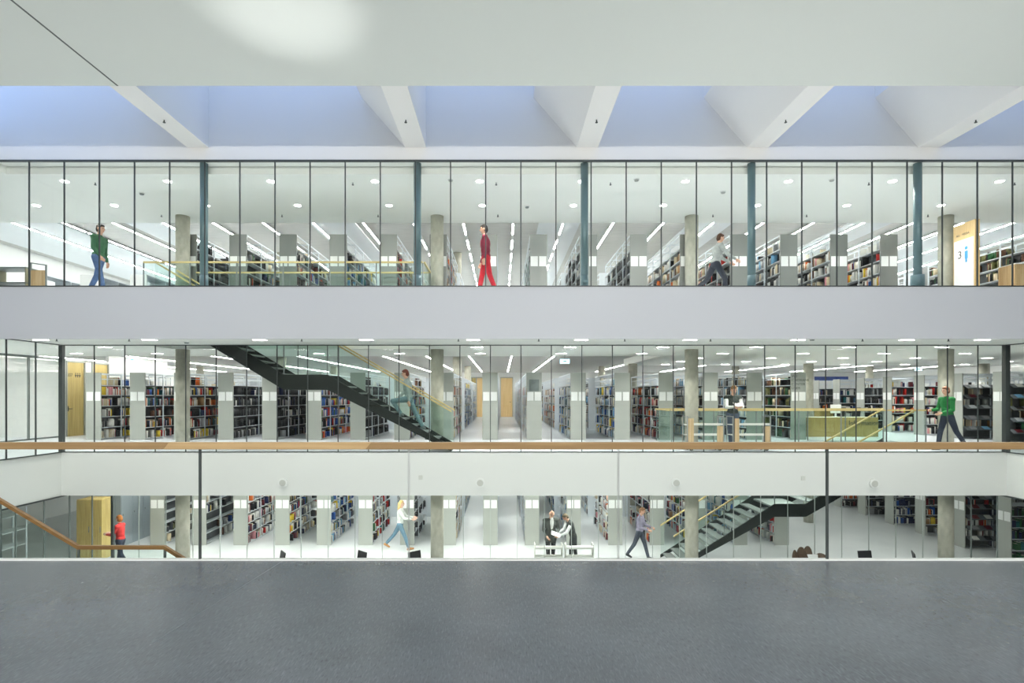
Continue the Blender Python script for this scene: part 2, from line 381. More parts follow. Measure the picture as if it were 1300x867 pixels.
# ---------------- gallery railing in front of us
t = thing('gallery_railing', 'frameless glass railing with oak handrail along the dark gallery floor', 'railing', (0, 5.0, 0))
jx = [PX(p, 5.0) for p in (-277, -12, 254, 519, 785, 1050, 1316, 1582)]
for i, (a, b) in enumerate(zip(jx, jx[1:])):
    obj('glass_panel', bx(a + .006, b - .006, -.008, .008, .012, 1.03), G_RAIL, t)
for i, a in enumerate(jx):
    dark = i in (2, 5)
    if dark: obj('joint_strip', bx(a - .009, a + .009, -.01, .01, .012, 1.025), M_FRAME, t)["label"] = 'dark joint strip between glass panels'
    else: obj('joint_strip', MB().box(a - .0075, a - .0045, -.009, .009, .012, 1.025).box(a + .0045, a + .0075, -.009, .009, .012, 1.025), M_CHROME, t)
hx = [PX(-500, 5), PX(217, 5), PX(465, 5), PX(1800, 5)]
for i, (a, b) in enumerate(zip(hx, hx[1:])):
    k = .05
    pr = MB().prism([(a - k * (i == 1), 1.022), (b + (0 if i != 0 else -k) , 1.022), (b + (k if i == 1 else 0), 1.085), (a + (k if i == 2 else 0), 1.085)], -.035, .035, 'y')
    bevel(obj('handrail', pr, (M_OAKL if i == 1 else M_OAK), t), .003)

# ---------------- hall stair at the left, running down past the gallery
def offs(path, dz): return [(x, z + dz) for x, z in path]
def band(path, zlo, zhi): return offs(path, zlo) + offs(path, zhi)[::-1]
def rail_sweep(path, y, w_, h_):
    b = MB()
    for (x0, z0), (x1, z1) in zip(path, path[1:]):
        b.prism([(x0, z0), (x1, z1), (x1, z1 + h_), (x0, z0 + h_)], y - w_ / 2, y + w_ / 2, 'y')
    return b
def stair(name, label, path, yn, yf, floor_z, rail=1.05, wood_m=M_OAKY, tread_m=M_TREAD, near=True, lo=-.36, hi=.06, ends=(0, 0), soffit=False, rail_h=.045, panels=True):
    t = thing(name, label, 'staircase', (0, 0, 0))
    bb = MB()
    for y in ((yn, yf) if near else (yf,)):
        b = MB()
        for (x0, z0), (x1, z1) in zip(path, path[1:]):
            b.prism([(x0, max(z0 + lo, floor_z)), (x1, max(z1 + lo, floor_z)), (x1, z1 + hi), (x0, z0 + hi)], y - .02, y + .02, 'y')
        obj('stringer', b, M_STAIR, t)
    if soffit:
        b = MB()
        for (x0, z0), (x1, z1) in zip(path, path[1:]):
            if x0 != x1: b.prism([(x0, max(z0 + lo, floor_z + .01)), (x1, max(z1 + lo, floor_z + .01)), (x1, max(z1 + lo + .03, floor_z + .04)), (x0, max(z0 + lo + .03, floor_z + .04))], yn + .02, yf - .02, 'y')
        obj('soffit', b, M_STAIR, t)
    for (x0, z0), (x1, z1) in zip(path, path[1:]):
        if abs(z1 - z0) < .01:
            obj('landing', bx(min(x0, x1), max(x0, x1), yn + .02, yf - .02, z0 - .05, z0), tread_m, t); continue
        n = max(1, round(abs(z1 - z0) / .17)); dx = (x1 - x0) / n; dz = (z1 - z0) / n
        lower = (x0, z0, dx, dz) if dz > 0 else (x1, z1, -dx, -dz)
        me = bx(min(0, lower[2] * 1.12), max(0, lower[2] * 1.12), yn + .02, yf - .02, -.045, 0).mesh('tread', tread_m)
        for i in range(n - 1):
            put('tread', me, t, (lower[0] + lower[2] * i + lower[2] * .25, 0, lower[1] + lower[3] * (i + 1)))
    for y, w_ in (((yn, 0), (yf, 1)) if near else ((yf, 1),)):
        for (x0, z0), (x1, z1) in zip(path, path[1:]):
            ks = 2 if abs(x1 - x0) > 1.7 else 1
            for k in range(ks):
                a, b = x0 + (x1 - x0) * k / ks, x0 + (x1 - x0) * (k + 1) / ks; za, zb = z0 + (z1 - z0) * k / ks, z0 + (z1 - z0) * (k + 1) / ks
                g = .012 if b > a else -.012
                obj('glass_panel', MB().prism([(a + g, za + hi - .02), (b - g, zb + hi - .02), (b - g, zb + rail + .01), (a + g, za + rail + .01)], y - .007, y + .007, 'y'), G_STAIR, t)
                if k or (x0, z0) != path[0]:
                    obj('joint_post', bx(a - .012, a + .012, y - .012, y + .012, za + hi - .1, za + rail), M_FRAMEL, t)
        obj('handrail', rail_sweep(offs(path, rail), y, .05, rail_h), wood_m, t)
    return t
YS = 7.5
pth = [(-8.7, .12), (-6.92, -.98), (-5.84, -1.625), (-4.65, -1.625), (-.95, ZL)]
stair('hall_staircase', 'oak-railed glass-sided staircase descending behind the gallery railing at left', pth, 6.0, YS, ZL, rail=1.02, hi=.06, wood_m=wood('hall_rail_oak', (150, 112, 66), (132, 96, 54)), rail_h=.05)

# lower stair rising to the middle floor
pl = [(5.3, ZL), (8.4, -1.92), (9.36, -1.92), (12.75, 0)]
stair('lower_staircase', 'dark steel staircase with pale open treads rising from the lower floor', pl, 16.74, 18.16, ZL, lo=-.3, hi=.1)
# middle stair rising to the upper floor
pm = [(-1.36, 0), (-4.72, 1.95), (-5.9, 1.95), (-9.4, ZT)]
stair('middle_staircase', 'dark steel staircase with glass sides rising to the upper floor', pm, 14.72, 15.74, 0, rail=1.06, soffit=True, lo=-.28, hi=.13)
# guards around the stair openings
def guard(name, label, z, runs, rz=1.05, postpx=None, mw=M_OAKY):
    t = thing(name, label, 'railing', (0, 0, z))
    for (x0, y0), (x1, y1) in runs:
        if abs(y1 - y0) < 1e-6:
            n = max(1, round((x1 - x0) / 1.35)); st = (x1 - x0) / n
            for k in range(n): obj('glass_panel', bx(x0 + st * k + .01, x0 + st * (k + 1) - .01, y0 - .007, y0 + .007, 0, rz), G_STAIR, t)
            me = bx(-.014, .014, -.012, .012, 0, rz).mesh('joint_post', M_FRAMEL)
            for k in range(n + 1): put('joint_post', me, t, (x0 + st * k, y0, 0))
            obj('handrail', bx(x0, x1, y0 - .025, y0 + .025, rz, rz + .045), mw, t)
        else:
            obj('glass_panel', bx(x0 - .007, x0 + .007, y0 + .02, y1 - .02, 0, rz), G_STAIR, t)
            obj('handrail', bx(x0 - .025, x0 + .025, y0, y1, rz, rz + .045), mw, t)
    return t
guard('stair_guard', 'glass guard with oak rail around the middle floor stair opening', ZM, [((OPM[0], 16.66), (OPM[1], 16.66)), ((OPM[0], 18.24), (OPM[1] - .2, 18.24)), ((OPM[0] - .04, 16.69), (OPM[0] - .04, 18.21))], 1.04)
guard('stair_guard', 'glass guard with oak rail around the upper floor stair opening', ZT, [((-9.62, 14.60), (OPT[1], 14.60)), ((-8.9, 15.84), (OPT[1], 15.84)), ((OPT[1] + .04, 14.63), (OPT[1] + .04, 15.81))], 1.02)

# ---------------- ceiling lights
ME_RING = MB().cyl(0, 0, -.008, .0, .115, 20).mesh('trim_ring', M_WHITE); ME_LENS = MB().cyl(0, 0, -.014, -.008, .085, 20).mesh('lens', M_LAMP)
ME_FR = bx(-.17, .17, -.06, .06, -.008, 0).mesh('trim_ring', M_WHITE); ME_LS = bx(-.155, .155, -.048, .048, -.014, -.008).mesh('lens', M_LAMP)
BEAM = bpy.data.lights.new('beam_light', 'SPOT'); BEAM.energy = BEAM_W; BEAM.color = (1, .98, .94); BEAM.spot_size = math.radians(125); BEAM.spot_blend = .9; BEAM.shadow_soft_size = .08
def downlight(x, y, z, lab, square=False, grp='recessed downlights'):
    t = thing('downlight', lab, 'ceiling light', (x, y, z), group=grp)
    put('trim_ring', ME_FR if square else ME_RING, t); put('lens', ME_LS if square else ME_LENS, t)
    o = bpy.data.objects.new('beam_light', BEAM); C.objects.link(o); o.parent = t; o.location = (0, 0, -.03)
for i, p in enumerate((82, 213, 344, 476, 609, 739, 870, 1001, 1133, 1269)):
    downlight(PX(p, 13.4), 13.4, ZU, 'round bright downlight near the upper glass front, %s from left' % nth(i), grp='upper floor downlights')
for i, p in enumerate((46, 145, 262, 378, 494, 612, 728, 842, 961, 1075, 1195)):
    downlight(PX(p, 15.1), 15.1, ZU, 'round downlight in the upper ceiling, second row, %s from left' % nth(i), grp='upper floor downlights')
for i, p in enumerate((52, 190, 330, 465, 601, 738, 876, 1013, 1151, 1247)):
    downlight(PX(p, 13.2), 13.2, ZC, 'rectangular downlight in the soffit before the middle glass, %s from left' % nth(i), True, 'soffit downlights')
for r, y in enumerate((15.2, 17.5)):
    n = 0
    for k in range(-6, 7):
        x = -.69 + 2.6 * k
        if r == 0 and OPT[0] - .3 < x < OPT[1] + .3: continue
        if (r == 0 and not XL < x < XR) or abs(VX + x * FPX / y - 650) > 655: continue
        downlight(x, y, ZC, 'rectangular downlight inside the middle floor, %s row, %s from left' % (('front', 'second')[r], nth(n)), True, 'middle floor downlights'); n += 1
for r, y in enumerate((19.6, 21.6, 23.6)):
    n = 0
    for k in range(3, 9):
        x = -.69 + 2.6 * k
        if abs(x - 13.1) < .3: x += .5
        if VX + x * FPX / y > 1295: continue
        downlight(x, y, ZC, 'rectangular downlight over the information desk side, %s row, %s from left' % (('third', 'fourth', 'fifth')[r], nth(n)), True, 'middle floor downlights'); n += 1
def strip(x, y0, y1, z, lab, grp, seg=None, pend=0):
    t = thing('strip_light', lab, 'ceiling light', (x, y0, z), group=grp)
    obj('housing', bx(-.05, .05, 0, y1 - y0, -.03, 0), M_WHITE, t)
    y = .05; L_ = seg or 2.9; gap = .75 if seg else .15
    while y < y1 - y0 - .3:
        obj('diffuser', bx(-.019, .019, y, min(y + L_, y1 - y0 - .05), -.045, -.03), M_STRIP, t); y += L_ + gap
n = 0
for k in range(-9, 13):
    x = -1.34 + 1.742 * k
    if not (-19 < x < 20): continue
    strip(x, 17.0, 33, 7.555, 'long white strip light on the upper reading room ceiling, %s from left' % nth(n), 'upper strip lights', 1.25 if k in (0, 1, -1, 2) else None); n += 1
n = 0
for k in range(-10, 5):
    x = -1.34 + 1.742 * k
    if not (-19 < x < 5.3) or (abs(k - .5) > 2 and k % 2): continue
    strip(x, 19.2, 37, 3.149, 'long white strip light over the middle floor stacks, %s from left' % nth(n), 'middle strip lights', 1.25 if k in (0, 1) else None); n += 1
for k in range(0, 9, 2):
    strip(6.4 + 2.2 * k, 25.0, 37, 3.149, 'long white strip light behind the information desk, %s from left' % nth(k // 2), 'middle strip lights')

# ------------------------------------------------------------------ bookcases
# colour names used for books (labels of single books use these words)
BC = dict(white=(236, 236, 230), cream=(222, 208, 176), grey=(150, 154, 156), silver=(196, 200, 204), black=(28, 30, 34), charcoal=(62, 66, 70),
          navy=(34, 44, 84), blue=(48, 92, 168), sky=(120, 176, 214), teal=(40, 110, 116), green=(44, 100, 60), lime=(168, 184, 60), olive=(110, 112, 66),
          yellow=(232, 202, 60), orange=(222, 112, 48), red=(196, 44, 40), maroon=(104, 34, 42), brown=(98, 66, 46), tan=(176, 138, 96), pink=(222, 150, 158), purple=(92, 66, 120))
BN = list(BC)
BM = [mat('book_' + k, tuple(int(c * .98) for c in v), .6, spec=.25) for k, v in BC.items()]
def pal(**k): return [BN.index(a) for a, c in k.items() for _ in range(c)]
PAL = dict(
    mix=pal(white=8, cream=3, grey=2, black=7, navy=2, blue=2, red=3, green=1, yellow=1, brown=2, maroon=2, tan=1, orange=1, teal=1, charcoal=3, silver=2),
    bright=pal(white=9, red=1, maroon=1, orange=2, cream=4, yellow=1, blue=1, black=4, pink=1, silver=1),
    dark=pal(black=12, charcoal=5, navy=1, grey=1, white=1),
    binder=pal(black=6, white=4, blue=4, red=2, green=1, orange=1, yellow=1),
    blue=pal(blue=2, sky=2, white=6, yellow=1, navy=2, grey=2, black=1, teal=2),
    warm=pal(cream=6, tan=2, white=7, orange=1, brown=2, grey=1, black=1, pink=1),
    red=pal(red=2, maroon=2, pink=1, white=6, black=5, cream=3, orange=1, navy=2, silver=2),
    journals=pal(white=5, silver=5, grey=3, sky=2, cream=2, black=2),
    green=pal(green=7, teal=3, black=3, navy=2, white=1),
    navy=pal(navy=8, blue=2, grey=2, white=2),
    olive=pal(olive=3, green=2, brown=4, charcoal=3, black=3, cream=2))
LEV = [.05, .42, .79, 1.16, 1.53, 1.87]
BOARD_T = .022; HC = 2.29
cache = {}
def cm(key, f):
    if key not in cache: cache[key] = f()
    return cache[key]
UNIT = .97
CASES = []   # (fn to world, floor z, unit count, style, side list, label key)
def bookcase(label, x, y, z, units, style, unit=UNIT, cross=False, cards=True, panel=M_PANEL, front=True, fill=.92, group=None, text=None, levels=LEV, back=True, sides=(1, -1), kind='books', height=HC):
    """runs along local +y from the end panel at y=0; double sided. cross: runs along world +x"""
    rz = -math.pi / 2 if cross else 0
    t = thing('bookcase', label, 'bookcase', (x, y, z), rz, group)
    Ln = units * unit
    if front:
        put('end_panel', cm(('ep', panel.name, height), lambda: bx(-.26, .26, 0, .03, .0, height).mesh('end_panel', panel)), t)
        if cards:
            cmesh = cm('card', lambda: bx(0, .215, -.006, 0, 0, .30).mesh('index_card', M_CARD))
            for k, cx in enumerate((-.235, .02)):
                put('index_card', cmesh, t, (cx, 0, 1.335))
    pm_ = cm(('post', height), lambda: MB().box(-.262, -.238, -.018, .018, 0, height - .02).box(.238, .262, -.018, .018, 0, height - .02).box(-.24, .24, -.01, .01, height - .06, height - .03).box(-.24, .24, -.01, .01, .02, .05).mesh('upright', M_POST))
    for k in range(units + 1):
        if k == 0 and front: continue
        put('upright', pm_, t, (0, .03 + k * unit, 0))
    bme = cm(('board', Ln, kind), lambda: MB().box(-.25, -.012, .03, .03 + Ln, -BOARD_T, 0).box(.012, .25, .03, .03 + Ln, -BOARD_T, 0).mesh('shelf_board', M_BOARD if kind == 'books' else M_DARKB))
    for lz in levels: put('shelf_board', bme, t, (0, 0, lz))
    put('top_rail', cm(('rail', Ln, height), lambda: MB().box(-.26, -.245, .03, .03 + Ln, height - .05, height - .015).box(.245, .26, .03, .03 + Ln, height - .05, height - .015).box(-.26, -.245, .03, .03 + Ln, height - .22, height - .2).box(.245, .26, .03, .03 + Ln, height - .22, height - .2).mesh('top_rail', M_POST)), t)
    if back:
        put('shade_panel', cm(('back', Ln), lambda: bx(-.008, .008, .03, .03 + Ln, .05, 1.87).mesh('shade_panel', mat('case_shade', (92, 96, 98), .7, spec=.2))), t)  # dark divider added to stand for the shade inside the open case
    CASES.append(dict(x=x, y=y, z=z, cross=cross, units=units, unit=unit, style=style, fill=fill, label=label, levels=levels, sides=sides, kind=kind, obj=t))
    return t
rs = random.Random(11)
# middle floor, running away from us
MSTY = {-9: 'bright', -8: 'mix', -7: 'mix', -6: 'dark', -5: 'dark', -4: 'binder', -3: 'dark', -2: 'mix', -1: 'warm', 0: 'mix', 1: 'bright', 2: 'blue', 3: 'blue', 4: 'red', 5: 'journals', 6: 'journals', 7: 'olive'}
for k in range(-9, 8):
    x = -.4 + 1.5 * k; n = k + 9; sty = MSTY[k]
    st = {'bright': 'bright red and white', 'mix': 'mixed', 'dark': 'black', 'binder': 'blue and yellow binder', 'warm': 'cream', 'blue': 'blue and pale', 'red': 'red and white', 'journals': 'grey journal', 'olive': 'olive and dark'}[sty]
    bookcase('grey-ended bookcase of %s books facing the middle glass, %s from left' % (st, nth(n)), x, 18.5, 0, 4, sty, group='front bookcases of the middle floor', fill=.97 if sty == 'dark' else .94)
    if k >= -9:
        bookcase('second bookcase behind the %s end panel from left, middle floor' % nth(n), x, 24.1, 0, 6, ('mix', 'warm', 'journals', 'blue', 'bright')[n % 5], cards=False, panel=M_POST, group='second bookcases of the middle floor')
    if -3 <= k <= 3:
        bookcase('farthest bookcase in line with the %s end panel from left, middle floor' % nth(n), x, 31.0, 0, 4, ('warm', 'mix', 'blue')[n % 3], cards=False, panel=M_POST, group='farthest bookcases of the middle floor')
# upper floor
TSTY = {-6: 'dark', -5: 'mix', -4: 'mix', -3: 'blue', -2: 'red', -1: 'warm', 0: 'warm', 1: 'green', 2: 'dark', 3: 'dark', 4: 'warm', 5: 'red', 6: 'journals', 7: 'warm', 8: 'bright', 9: 'red', 11: 'olive'}
n = 0
for k in (-6, -5, -4, -3, -2, -1, 0, 1, 2, 3, 4, 5, 6, 7, 8, 9, 11):
    x = -.4 + 1.5 * k; sty = TSTY[k]
    if k == 9: continue
    wide = k == 11
    bookcase('grey-ended bookcase on the upper floor behind the glass, %s from left' % nth(n), x, 16.28, ZT, 4, sty, panel=M_PANELD if not wide else M_CABW, cards=not wide, group='front bookcases of the upper floor', fill=.8 if sty != 'dark' else .9)
    bookcase('second upper floor bookcase in line with the %s grey end panel from left' % nth(n), x, 21.4, ZT, 4, ('mix', 'warm', 'journals')[n % 3], cards=False, panel=M_POST, group='second bookcases of the upper floor')
    n += 1
# lower floor
LSTY = {-8: 'olive', -7: 'mix', -6: 'red', -5: 'mix', -4: 'blue', -3: 'mix', -2: 'dark', -1: 'warm', 0: 'mix', 1: 'journals', 2: 'journals', 3: 'red', 4: 'red', 5: 'mix', 6: 'blue', 7: 'red'}
n = 0
for k in range(-8, 8):
    x = -.41 + 1.506 * k; sty = LSTY[k]
    fl = {-8: .15, -7: .25, -2: .14, 0: .8, 1: .75, 2: .5, -3: .8}.get(k, .82)
    if k == 0:
        o = None
    bookcase('pale grey bookcase end behind the lower glass front, %s from left' % nth(n), x, 19.66, ZL, 3 if k < 7 else 2, sty, unit=1.05, fill=fl, group='front bookcases of the lower floor')
    if -5 <= k <= 5:
        bookcase('second lower floor bookcase behind the %s end panel from left' % nth(n), x, 24.3, ZL, 5, ('mix', 'blue', 'journals')[n % 3], cards=False, panel=M_POST, group='second bookcases of the lower floor')
    n += 1
# rows that run across, right-hand side
for i, y in enumerate((17.3, 19.0, 20.72, 22.45, 24.15, 25.9, 27.6)):
    disp = i in (0, 1)
    bookcase('bookcase running sideways right of the information desk, %s from the glass' % nth(i), 16.1, y + .26, 0, 4, ('olive', 'warm', 'bright', 'bright', 'dark', 'blue', 'mix')[i], cross=True, group='crosswise bookcases of the middle floor', kind='display' if disp else 'books', fill=.45 if disp else .88, back=True)
for i, y in enumerate((17.5, 19.25, 21.05, 22.75, 24.5, 26.3)):
    disp = i == 1
    bookcase('bookcase running sideways on the lower floor, %s from the glass' % nth(i), 16.4, y + .26, ZL, 4, ('green', 'red', 'mix', 'navy', 'dark', 'red')[i], cross=True, group='crosswise bookcases of the lower floor', kind='display' if disp else 'books', fill=.5 if disp else .95, back=True)

# ------------------------------------------------------------------ books
def tow(c, lx, ly):
    return (c['x'] + ly, c['y'] - lx) if c['cross'] else (c['x'] + lx, c['y'] + ly)
BK = []   # cx,cy,cz,sx,sy,sz,colour,caseIdx,level,side,order
for ci, c in enumerate(CASES):
    P_ = PAL[c['style']]; far = c['y'] > 20.5 and not c['cross']
    for s in c['sides']:
        if c['cross'] and s < 0: continue       # their far sides face away behind the added dark panel
        for li, lz in enumerate(c['levels']):
            top = li == len(c['levels']) - 1
            order = 0
            series = None
            for u in range(c['units']):
                y = .03 + u * c['unit'] + .03; end = .03 + (u + 1) * c['unit'] - .03
                fill = c['fill'] * ((.1 if c['style'] not in ('journals', 'olive') else .9) if top else 1) * rs.uniform(.8, 1.1)
                hmax = (c['levels'][li + 1] - lz - .05) if not top else .30
                if rs.random() > fill + (.25 if not top else .1): continue
                while y < end - .02:
                    if rs.random() < .12 or series is None:
                        series = (rs.choice(P_), rs.uniform(.2, .31), rs.uniform(.016, .042)); run = rs.randint(1, 9)
                    if rs.random() > fill and rs.random() < .35: y += rs.uniform(.08, .4); continue
                    if rs.random() < .45: series = (rs.choice(P_), rs.uniform(.18, .30), rs.uniform(.013, .040))
                    col, h, th = series
                    h = min(h, hmax) * rs.uniform(.96, 1); th *= rs.uniform(.85, 1.15)
                    if far: th *= 1.7
                    if y + th > end: break
                    d = rs.uniform(.14, .2)
                    lx = s * (.245 - d / 2 - rs.uniform(0, .02)); ly = y + th / 2
                    X, Y = tow(c, lx, ly)
                    BK.append((X, Y, c['z'] + lz + h / 2 + .001, th * .5 if c['cross'] else d / 2, d / 2 if c['cross'] else th * .5, h / 2, col, ci, li, s, order)); order += 1
                    y += th + .0015
BK = np.array(BK)
# how large each shows in the photo, and whether the neighbours' end panels hide it
X, Y, Z = BK[:, 0], BK[:, 1], BK[:, 2]
px = VX + X * FPX / Y; py = VY + (EYE - Z) * FPX / Y
cs = np.array([[c['cross'], c['z'], c['y'], c['x']] for c in CASES])[BK[:, 7].astype(int)]
cross = cs[:, 0] > .5
t_w = np.where(cross, BK[:, 3] * 2 * FPX / Y, BK[:, 4] * 2 * FPX / Y * np.abs(X) / Y)
areapx = t_w * BK[:, 5] * 2 * FPX / Y
ok = (px > 3) & (px < 1297) & (areapx > 2)
for z, a, b in ((ZT, 285, 361), (ZM, 440, 562), (ZL, 633, 707)): ok &= ~((cs[:, 1] == z) & ((py < a) | (py > b)))
ok &= cross | (np.sign(BK[:, 9]) == -np.sign(X))
cy_ = np.array([c['y'] for c in CASES])
for z, yf, st in ((ZT, 16.28, 1.5), (ZM, 18.5, 1.5), (ZL, 19.66, 1.506)):
    m = (cs[:, 1] == z) & ~cross
    xr = X * yf / Y
    k = np.round((xr + .4) / st); inside = np.abs(xr - (-.4 + k * st)) < .275
    ok &= ~(m & inside) & ~(m & (Y > 23.5))
for z, xf in ((ZM, 16.1), (ZL, 16.4)):
    m = (cs[:, 1] == z) & cross
    yr = Y * xf / X
    for c in CASES:
        if c['cross'] and c['z'] == z: ok &= ~(m & (yr > c['y'] - .28) & (yr < c['y'] + .28) & (c['y'] < cs[:, 2]))
for a, b, z in ((221, 246, None), (543, 568, None), (866, 891, None), (1188, 1214, None), (1205, 1252, ZT), (252, 266, ZT), (524, 536, ZT), (736, 750, ZT), (948, 961, ZT), (1158, 1174, ZT), (600, 630, ZT), (895, 925, ZT), (915, 948, ZM), (500, 540, ZM), (1186, 1222, ZM), (830, 1068, ZL), (488, 528, ZL), (685, 732, ZL), (800, 826, ZL)):
    ok &= ~((px > a - 2) & (px < b + 2) & (True if z is None else (cs[:, 1] == z)))
ys_ = np.where(px < 352, 493 - (352 - px) * .57, np.where(px < 404, 495, 495 + (px - 404) * .57))
ok &= ~((cs[:, 1] == ZM) & (px > 250) & (px < 580) & (py > ys_ - 26) & (py < ys_ + 3))
idx = np.where(ok)[0]; idx = idx[np.argsort(-areapx[idx])][:296]
single = np.zeros(len(BK), bool); single[idx] = True
def boxes_mesh(name, B, mats):
    n = len(B); sg = np.array([(-1, -1, -1), (1, -1, -1), (1, 1, -1), (-1, 1, -1), (-1, -1, 1), (1, -1, 1), (1, 1, 1), (-1, 1, 1)], float)
    V = B[:, None, 0:3] + sg[None] * B[:, None, 3:6]
    F = np.array([(0, 3, 2, 1), (4, 5, 6, 7), (0, 1, 5, 4), (1, 2, 6, 5), (2, 3, 7, 6), (3, 0, 4, 7)])
    I = (np.arange(n) * 8)[:, None, None] + F[None]
    me = bpy.data.meshes.new(name); me.vertices.add(n * 8); me.vertices.foreach_set('co', V.astype(np.float32).ravel())
    me.loops.add(n * 24); me.loops.foreach_set('vertex_index', I.astype(np.int32).ravel())
    me.polygons.add(n * 6); me.polygons.foreach_set('loop_start', np.arange(n * 6, dtype=np.int32) * 4)
    mi = np.repeat(B[:, 6].astype(np.int32), 6).reshape(n, 6); mi[:, 1] = len(mats) - 1; mi = mi.ravel()
    for m in mats: me.materials.append(m)
    me.polygons.foreach_set('material_index', mi); me.update(calc_edges=True); me.validate(); return me
rest = BK[~single]
o = put('shelved_books', boxes_mesh('shelved_books', rest, BM + [M_PAGE])); o['kind'] = 'stuff'
o['label'] = 'the many other books on all the shelves'; o['category'] = 'books'
LVN = ['lowest', 'second', 'third', 'fourth', 'fifth', 'top']
order_in = {}
for i in sorted(idx, key=lambda i: (BK[i, 7], BK[i, 8], BK[i, 9], BK[i, 10])):
    order_in[i] = int(np.sum((BK[:, 7] == BK[i, 7]) & (BK[:, 8] == BK[i, 8]) & (BK[:, 9] == BK[i, 9]) & (BK[:, 6] == BK[i, 6]) & (BK[:, 10] < BK[i, 10])))
casenum = {}
for c_i, c in enumerate(CASES):
    key = (c['z'], c['cross'], c['y'] if not c['cross'] else 0); casenum[c_i] = casenum.get(('n', key), 0); casenum[('n', key)] = casenum[c_i] + 1
FN = {ZT: 'upper', ZM: 'middle', ZL: 'lower'}
for i in idx:
    b = BK[i]; c = CASES[int(b[7])]; col = BN[int(b[6])]
    sx, sy, sz = (round(v, 4) for v in b[3:6])
    m = MB().box(-sx, sx, -sy, sy, -sz, sz)
    me = m.mesh('book', [BM[int(b[6])]])
    if c['cross']: pg = bx(-sx * .8, sx * .8, -sy * .9, sy * 1.0, sz, sz + .0015)
    else: pg = bx(-sx * .95, sx * .95, -sy * .8, sy * .8, sz, sz + .0015)
    o = put('book', me, None, (b[0], b[1], b[2])); put('page_block', pg.mesh('page_block', M_PAGE), o)
    where = ('%s %s-floor bookcase from left' % (nth(casenum[int(b[7])]), FN[c['z']])) if not c['cross'] else ('%s crosswise %s-floor bookcase from the glass' % (nth(casenum[int(b[7])]), FN[c['z']]))
    tag(o, '%s %s book from the end panel, %s board, %s' % (nth(order_in[i]), col, LVN[int(b[8])], where), 'book', 'books singled out on the shelves')
# slanted magazines on the display cases
mg = random.Random(5); magn = 0
for c in CASES:
    if c['kind'] != 'display': continue
    for li, lz in enumerate(c['levels'][1:]):
        for u in range(2 if c['z'] == 0 else 2):
            for q in range(2):
                lx = .335; X_, Y_ = tow(c, lx, .03 + (u + .27 + .47 * q) * c['unit'])
                if q == 0:
                    pass
                col = mg.choice(['white', 'sky', 'grey', 'silver', 'maroon', 'black', 'white', 'orange'])
                me = cm(('mag', col), lambda: bx(-.11, .11, -.004, .004, -.085, .085).mesh('magazine', BM[BN.index(col)]))
                o = put('magazine', me, None, (X_, c['y'] - .345, c['z'] + lz - .028)); o.rotation_euler = (math.radians(-55), 0, 0)
                tag(o, '%s magazine lying on a sloped display board, %s board, %s of its row, %s floor' % (col, LVN[li + 1], nth(u * 2 + q), FN[c['z']]) , 'magazine', 'magazines on the display shelves')
        # the sloped boards themselves are parts of the case
    for li, lz in enumerate(c['levels'][1:]):
        b = MB().prism([(.25, lz), (.42, lz - .12), (.42, lz - .10), (.25, lz + .02)], .05, c['units'] * c['unit'], 'y')
        obj('sloped_board', b, M_DARKB, c['obj'])

